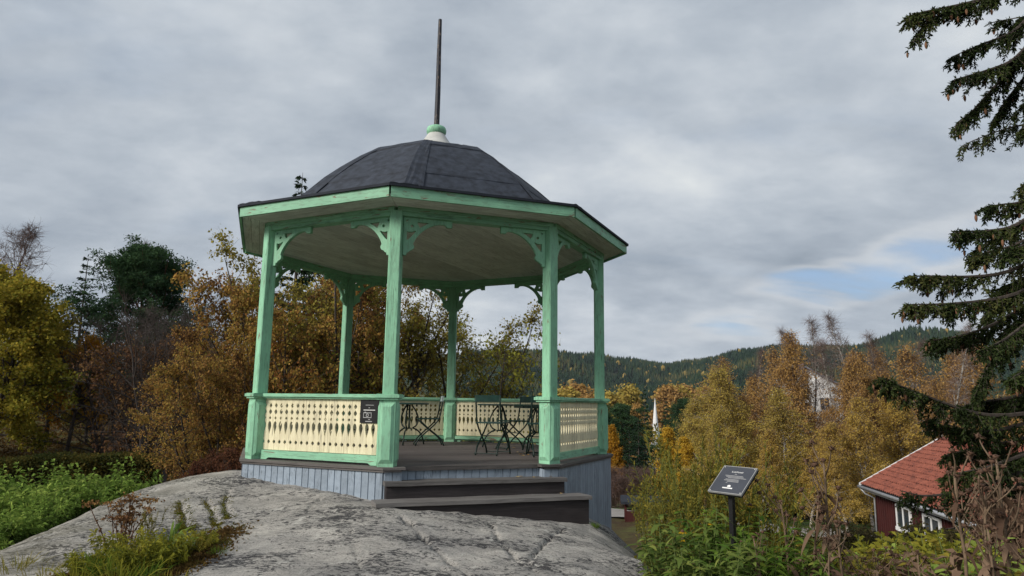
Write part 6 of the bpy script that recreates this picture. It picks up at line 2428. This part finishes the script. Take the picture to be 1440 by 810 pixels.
def scatter_stuff(name, pts_px, n, spread, mat, L, Wd, label, seed, h=.012):
    rng = np.random.default_rng(seed)
    C = np.array([hit_surf(*p) for p in pts_px])
    k = rng.integers(0, len(C), n)
    f = rng.uniform(0, 1, n)[:, None]
    k2 = np.clip(k + 1, 0, len(C) - 1)
    P = C[k] * (1 - f) + C[k2] * f
    P[:, :2] += rng.normal(0, 1, (n, 2)) * spread
    P[:, 2] = ZR(P[:, 0], P[:, 1]) + rng.uniform(0, h, n)
    V = leaf_quads(rng, P, L, Wd, bias=(0, 0, .15))
    return tag(obj(name, quads_mesh(name, V, clump_tint(rng, P, .12), mat)), label, 'moss' if 'moss' in name else 'leaf litter', kind='stuff')


scatter_stuff('moss', [(252, 708), (258, 725), (262, 745)], 3000, .045, 'l_moss', .018, .010, 'yellow green moss filling a crack in the rock', 3)
scatter_stuff('moss', [(290, 705), (300, 722), (304, 740)], 1700, .03, 'l_moss', .016, .009, 'moss strip in the second crack of the rock', 4)
scatter_stuff('moss', [(318, 700), (318, 715), (322, 728)], 1400, .03, 'l_moss', .016, .009, 'olive moss in the crack next to the gazebo skirt', 5)
scatter_stuff('leaf_litter', [(325, 745), (300, 765), (280, 785), (250, 800), (220, 812), (150, 815), (100, 815)], 9000, .10, 'l_litter', .035, .022, 'brown leaf litter gathered in the rock hollow', 6)

# slab of bare rock in the bed
c0 = at(118, 688, 12.6)
rngr = np.random.default_rng(8)
b = MB()
prof = [(1.05, -.3), (1.0, .0), (.85, .14), (.6, .22), (.3, .26), (.02, .27)]
b.lathe(prof, 22)
b.v = [(x * 1.0 * (1 + .08 * math.sin(3 * math.atan2(y, x) + 1)), y * .7 * (1 + .07 * math.sin(5 * math.atan2(y, x))), z + rngr.normal(0, .008)) for x, y, z in b.v]
tag(obj('rock_slab', b.mesh('rock_slab', 'rock', True), None, (float(c0[0]), 12.6, float(c0[2]) - .24)), 'flat grey rock slab behind the lush green bed', 'rock')

# garden to the right of the rock
def gp(px, Y):
    p = at(px, 700, Y)
    return (float(p[0]), float(Y), float(SURF(p[0], Y)) - .02)


def plant_to(kd, H, nm, px, ptop, Y, lb, grp, rz, wide=1.0):
    b0 = gp(px, Y)
    s_ = (at(px, ptop, Y)[2] - b0[2]) / H
    return sp(kd, nm, b0, lb, grp, rz, (s_ * wide, s_ * wide, s_))


GW, GS, GD = 'green leafy perennials by the info board', 'straw coloured seed stalks in the garden', 'withered stalks in the garden'
for i, (px, pt, Y, j) in enumerate([(945, 712, 6.4, 0), (962, 735, 6.0, 0), (985, 742, 5.9, 1), (1006, 738, 6.0, 0), (1000, 712, 6.8, 2), (975, 760, 5.6, 0), (1018, 765, 5.6, 0), (940, 765, 5.9, 0), (990, 733, 6.5, 2), (1022, 700, 7.2, 1)]):
    plant_to(k_whorl[j], 1.1, 'leafy_perennial', px, pt, Y, ['bright green perennial with whorled narrow leaves left of the info board post', 'dull green leafy perennial beside the info board post', 'leafy perennial with yellow daisy flowers next to the info board'][j], GW, i * 1.3, .95)
plant_to(k_whorl[2], 1.15, 'leafy_perennial', 906, 806, 6.1, 'low yellow flower at the edge of the bare rock', None, .4, .7)
for i, (px, pt, Y, j) in enumerate([(1048, 712, 6.7, 1), (1066, 700, 7.2, 1), (1082, 722, 6.6, 1), (1060, 745, 6.0, 1), (1100, 740, 6.5, 1), (1150, 752, 6.4, 0), (1128, 765, 6.0, 1)]):
    plant_to(k_whorl[j], 1.1, 'leafy_perennial', px, pt, Y, 'olive green leafy perennial between the info board and the withered stalks', 'olive perennials beside the withered stalks', i * 1.7, .9)
for i, (px, pt, Y, j) in enumerate([(918, 690, 8.6, 0), (930, 668, 8.8, 1), (948, 652, 9.0, 0), (962, 628, 9.2, 1), (980, 605, 9.6, 0), (1000, 648, 9.0, 1), (930, 690, 8.0, 0), (952, 680, 8.2, 1), (1015, 662, 8.6, 0), (985, 660, 8.4, 2), (970, 690, 7.6, 2)]):
    plant_to(k_spike[j], 1.2, 'seed_stalks', px, pt, Y, 'bundle of thin straw coloured seed stalks behind the green perennials', GS, i * 1.1, .9)
for i, (px, pt, Y, j) in enumerate([(1045, 640, 8.8, 2), (1062, 655, 8.4, 0), (1080, 668, 8.2, 2), (1098, 700, 8.6, 1)]):
    plant_to(k_spike[j], 1.2, 'seed_stalks', px, pt, Y, 'olive seed stalks standing between the withered flower stalks', 'olive seed stalks right of the info board', i * 1.9, .9)
for i, (px, pt, Y, j, lb) in enumerate([(1100, 678, 6.6, 0, 'withered brown stalk with dark seed heads nearest the info board'), (1142, 672, 6.4, 1, 'withered brown stalk with few seed heads beside the curled one'), (1176, 632, 6.2, 2, 'tallest withered stalk with clustered seed heads'),
                                        (1192, 690, 6.0, 3, 'withered stalk with large drooping green leaves'), (1160, 735, 5.8, 0, 'short withered stalk with crumpled leaves under the tallest one'), (1262, 752, 5.9, 1, 'short withered stalk before the lime coloured plants'),
                                        (1345, 640, 6.3, 2, 'withered stalk in front of the red tiled roof'), (1382, 652, 6.0, 0, 'withered stalk with many dry leaves before the spruce'), (1428, 625, 6.1, 2, 'tall withered stalk by the hanging spruce branches'),
                                        (1405, 690, 5.6, 3, 'withered stalk with pale green leaves left at its foot'), (1440, 700, 5.5, 0, 'withered stalk leaving the picture'), (1362, 735, 5.6, 1, 'bent withered stalk with one broad seed head'),
                                        (1085, 735, 6.0, 1, 'thin withered stalk at the foot of the olive perennials'), (1225, 765, 5.6, 0, 'low withered stalk among the lime plants')]):
    plant_to(k_with[j], 1.6, 'withered_stalk', px, pt, Y, lb, GD, i * 2.1, 1.1)
for i in range(12):
    px = 1228 + i * 9.5 + rng.uniform(-6, 6)
    plant_to(k_lime[0], .6, 'feathery_plant', px, rng.uniform(748, 775), rng.uniform(7.2, 9.0), 'lime yellow feathery plant below the house shrubs', 'lime plants below the house shrubs', rng.uniform(0, 6), .8)
for i in range(34):
    px = rng.uniform(900, 1250)
    Y = rng.uniform(6.6, 10.5)
    j = rng.integers(0, 3)
    kd = [k_spike[1], k_fern[3], k_fern[4]][j]
    plant_to(kd, [1.3, .55, .6][j], ['seed_stalks', 'leafy_herb', 'feathery_plant'][j], px, rng.uniform(768, 800), Y, ['low straw stalks filling the garden bed', 'low withered brown herb filling the garden bed', 'low olive herb filling the garden bed'][j],
             ['low stalks in the garden bed', 'low brown herbs in the garden bed', 'low olive herbs in the garden bed'][j], rng.uniform(0, 6), 1.0)
for i in range(16):
    px = rng.uniform(1250, 1450)
    plant_to(k_fern[[1, 3, 4][i % 3]], .55, 'leafy_herb', px, rng.uniform(775, 800), rng.uniform(6.0, 7.5), ['green', 'dry brown', 'olive'][i % 3] + ' herb under the withered stalks by the spruce', 'herbs under the withered stalks', rng.uniform(0, 6), .9)

k_dull = leafy(140, 2.2, .03, lerp_env((0, .7), (.4, 1.0), (.8, .7), (1, .35)), 'l_shrub', 'barkdk', per=9, L=.085, Wd=.06, patch=.5, nb=46, t0=.03, el=(70, 25), nb2=6, nb3=5, L2=.5, L3=.28, stems=7, fan=.4, base_spread=.5)
k_ylow = leafy(141, 2.0, .03, lerp_env((0, .7), (.4, 1.0), (.8, .7), (1, .35)), 'l_yelgreen', 'barkdk', per=9, L=.08, Wd=.055, patch=.5, nb=40, t0=.03, el=(70, 25), nb2=6, nb3=5, L2=.5, L3=.28, stems=7, fan=.4, base_spread=.5)
for px, pt, Y, kd, lb in [(1262, 722, 15.5, k_dull, 'dull brown green shrub before the corner of the red house'), (1300, 718, 15, k_dull, 'dull brown green shrub under the first window of the red house'), (1338, 728, 14.5, k_dull, 'dull brown green shrub under the second window of the red house'),
                          (1375, 740, 14, k_dull, 'dull shrub below the spruce branches'), (1405, 742, 12.5, k_ylow, 'yellow green shrub below the spruce branches'), (1345, 762, 12, k_ylow, 'yellow green shrub before the dull shrubs'),
                          (1445, 730, 13, k_dull, 'dull shrub at the foot of the spruce'), (1240, 755, 14.5, k_dull, 'low dull shrub beside the downpipe of the red house'), (1290, 765, 12, k_dull, 'low dull shrub behind the lime plants')]:
    b0 = gp(px, Y)
    s_ = (at(px, pt, Y)[2] - b0[2]) / 2.75
    put(kd, 'garden_shrub', b0, lb, 'shrub', 'shrubs in front of the red house', px * .3, (s_ * 1.25, s_ * 1.25, s_), 'foliage', 'stem')

k_hyd = leafy(142, 2.0, .02, lerp_env((0, .5), (.4, .8), (.8, .7), (1, .4)), 'l_dry', 'stemdry', per=5, L=.10, Wd=.065, patch=.5, nb=36, t0=.1, el=(60, 22), nb2=5, nb3=4, L2=.5, L3=.22, stems=8, fan=.35, base_spread=.4)
for px, pt, Y, lb in [(1398, 672, 9.0, 'brown withered leafy bush in front of the red tiled roof'), (1432, 655, 8.6, 'brown withered leafy bush beside the tall withered stalk'), (1465, 668, 8.2, 'brown withered bush at the edge under the spruce'), (1385, 735, 9.8, 'low brown withered bush before the dull shrubs')]:
    b0 = gp(px, Y)
    s_ = (at(px, pt, Y)[2] - b0[2]) / 2.4
    put(k_hyd, 'withered_bush', b0, lb, 'shrub', 'brown withered bushes by the spruce', px * .5, (s_ * .5, s_ * .5, s_), 'foliage', 'stem')

# ------------------------------------------------------------------ fallen leaves
rng = np.random.default_rng(171)
fl = []
for i in range(4):
    Pz = np.zeros((3, 3))
    a = rng.uniform(0, 6.28)
    V = np.array([[(-.035, 0, .004), (0, -.026, .010), (.04, 0, .003), (0, .026, .014)]])
    fl.append(quads_mesh('fallen_leaf', V, [i / 3], 'l_fallen'))
for px, py in [(716, 632), (717, 637), (727, 636), (732, 639), (738, 637), (745, 636), (748, 635), (742, 640), (722, 630), (735, 641)]:
    x, y, z = on_floor(px, py)
    o_ = obj('fallen_leaf', fl[rng.integers(0, 4)], None, (x, y, z), rng.uniform(0, 6))
    tag(o_, 'dry yellow leaf lying on the deck under the bistro tables', 'leaf', 'fallen leaves on the deck')
for bx_, by_ in ((.55, -2.62), (.62, -2.58), (.98, -2.64), (1.02, -2.55), (.75, -2.70)):
    a = ang_bay(0) + PI / 2
    o_ = obj('fallen_leaf', fl[rng.integers(0, 4)], None, (GC[0] + bx_ * math.cos(a) - by_ * math.sin(a), GC[1] + bx_ * math.sin(a) + by_ * math.cos(a), ZF + ZU + .004), rng.uniform(0, 6))
    tag(o_, 'dry leaf lying on the upper step tread', 'leaf', 'fallen leaves on the upper step')
a = ang_bay(0) + PI / 2
o_ = obj('fallen_leaf', fl[2], None, (GC[0] + 1.05 * math.cos(a) + 2.85 * math.sin(a), GC[1] + 1.05 * math.sin(a) - 2.85 * math.cos(a), ZF + ZL + .004), 1.0)
tag(o_, 'single pale leaf on the lower step tread', 'leaf')

# forest floor litter under the wood
rng = np.random.default_rng(181)
n = 30000
Y = rng.uniform(22, 75, n) ** 1.0
px = rng.uniform(-120, 300, n)
X = (px - 720) / F_PX * Y
P = np.stack([X, Y, G(X, Y) + rng.uniform(0, .10, n)], 1)
V = leaf_quads(rng, P, .16, .10, bias=(0, 0, .5))
tag(obj('forest_litter', quads_mesh('forest_litter', V, clump_tint(rng, P, 2.0), 'l_litter')), 'brown bracken and leaf litter on the floor of the wood', 'undergrowth', kind='stuff')

# ------------------------------------------------------------------ air between the camera and the far hills
hz_b = MB().box(-9000, 9000, -3000, 9000, -60, 420).mesh('haze', None)
hm = bpy.data.materials.new('haze')
hm.use_nodes = True
T = NT(hm.node_tree)
pv = T.node('ShaderNodeVolumePrincipled')
pv.inputs['Color'].default_value = (0.80, 0.88, 1.0, 1)
pv.inputs['Density'].default_value = 0.00004
o_ = T.node('ShaderNodeOutputMaterial')
T.link(pv.outputs[0], o_.inputs['Volume'])
hz_b.materials.append(hm)
tag(obj('haze', hz_b), 'thin bluish autumn haze lying over the valley', 'haze', kind='stuff')
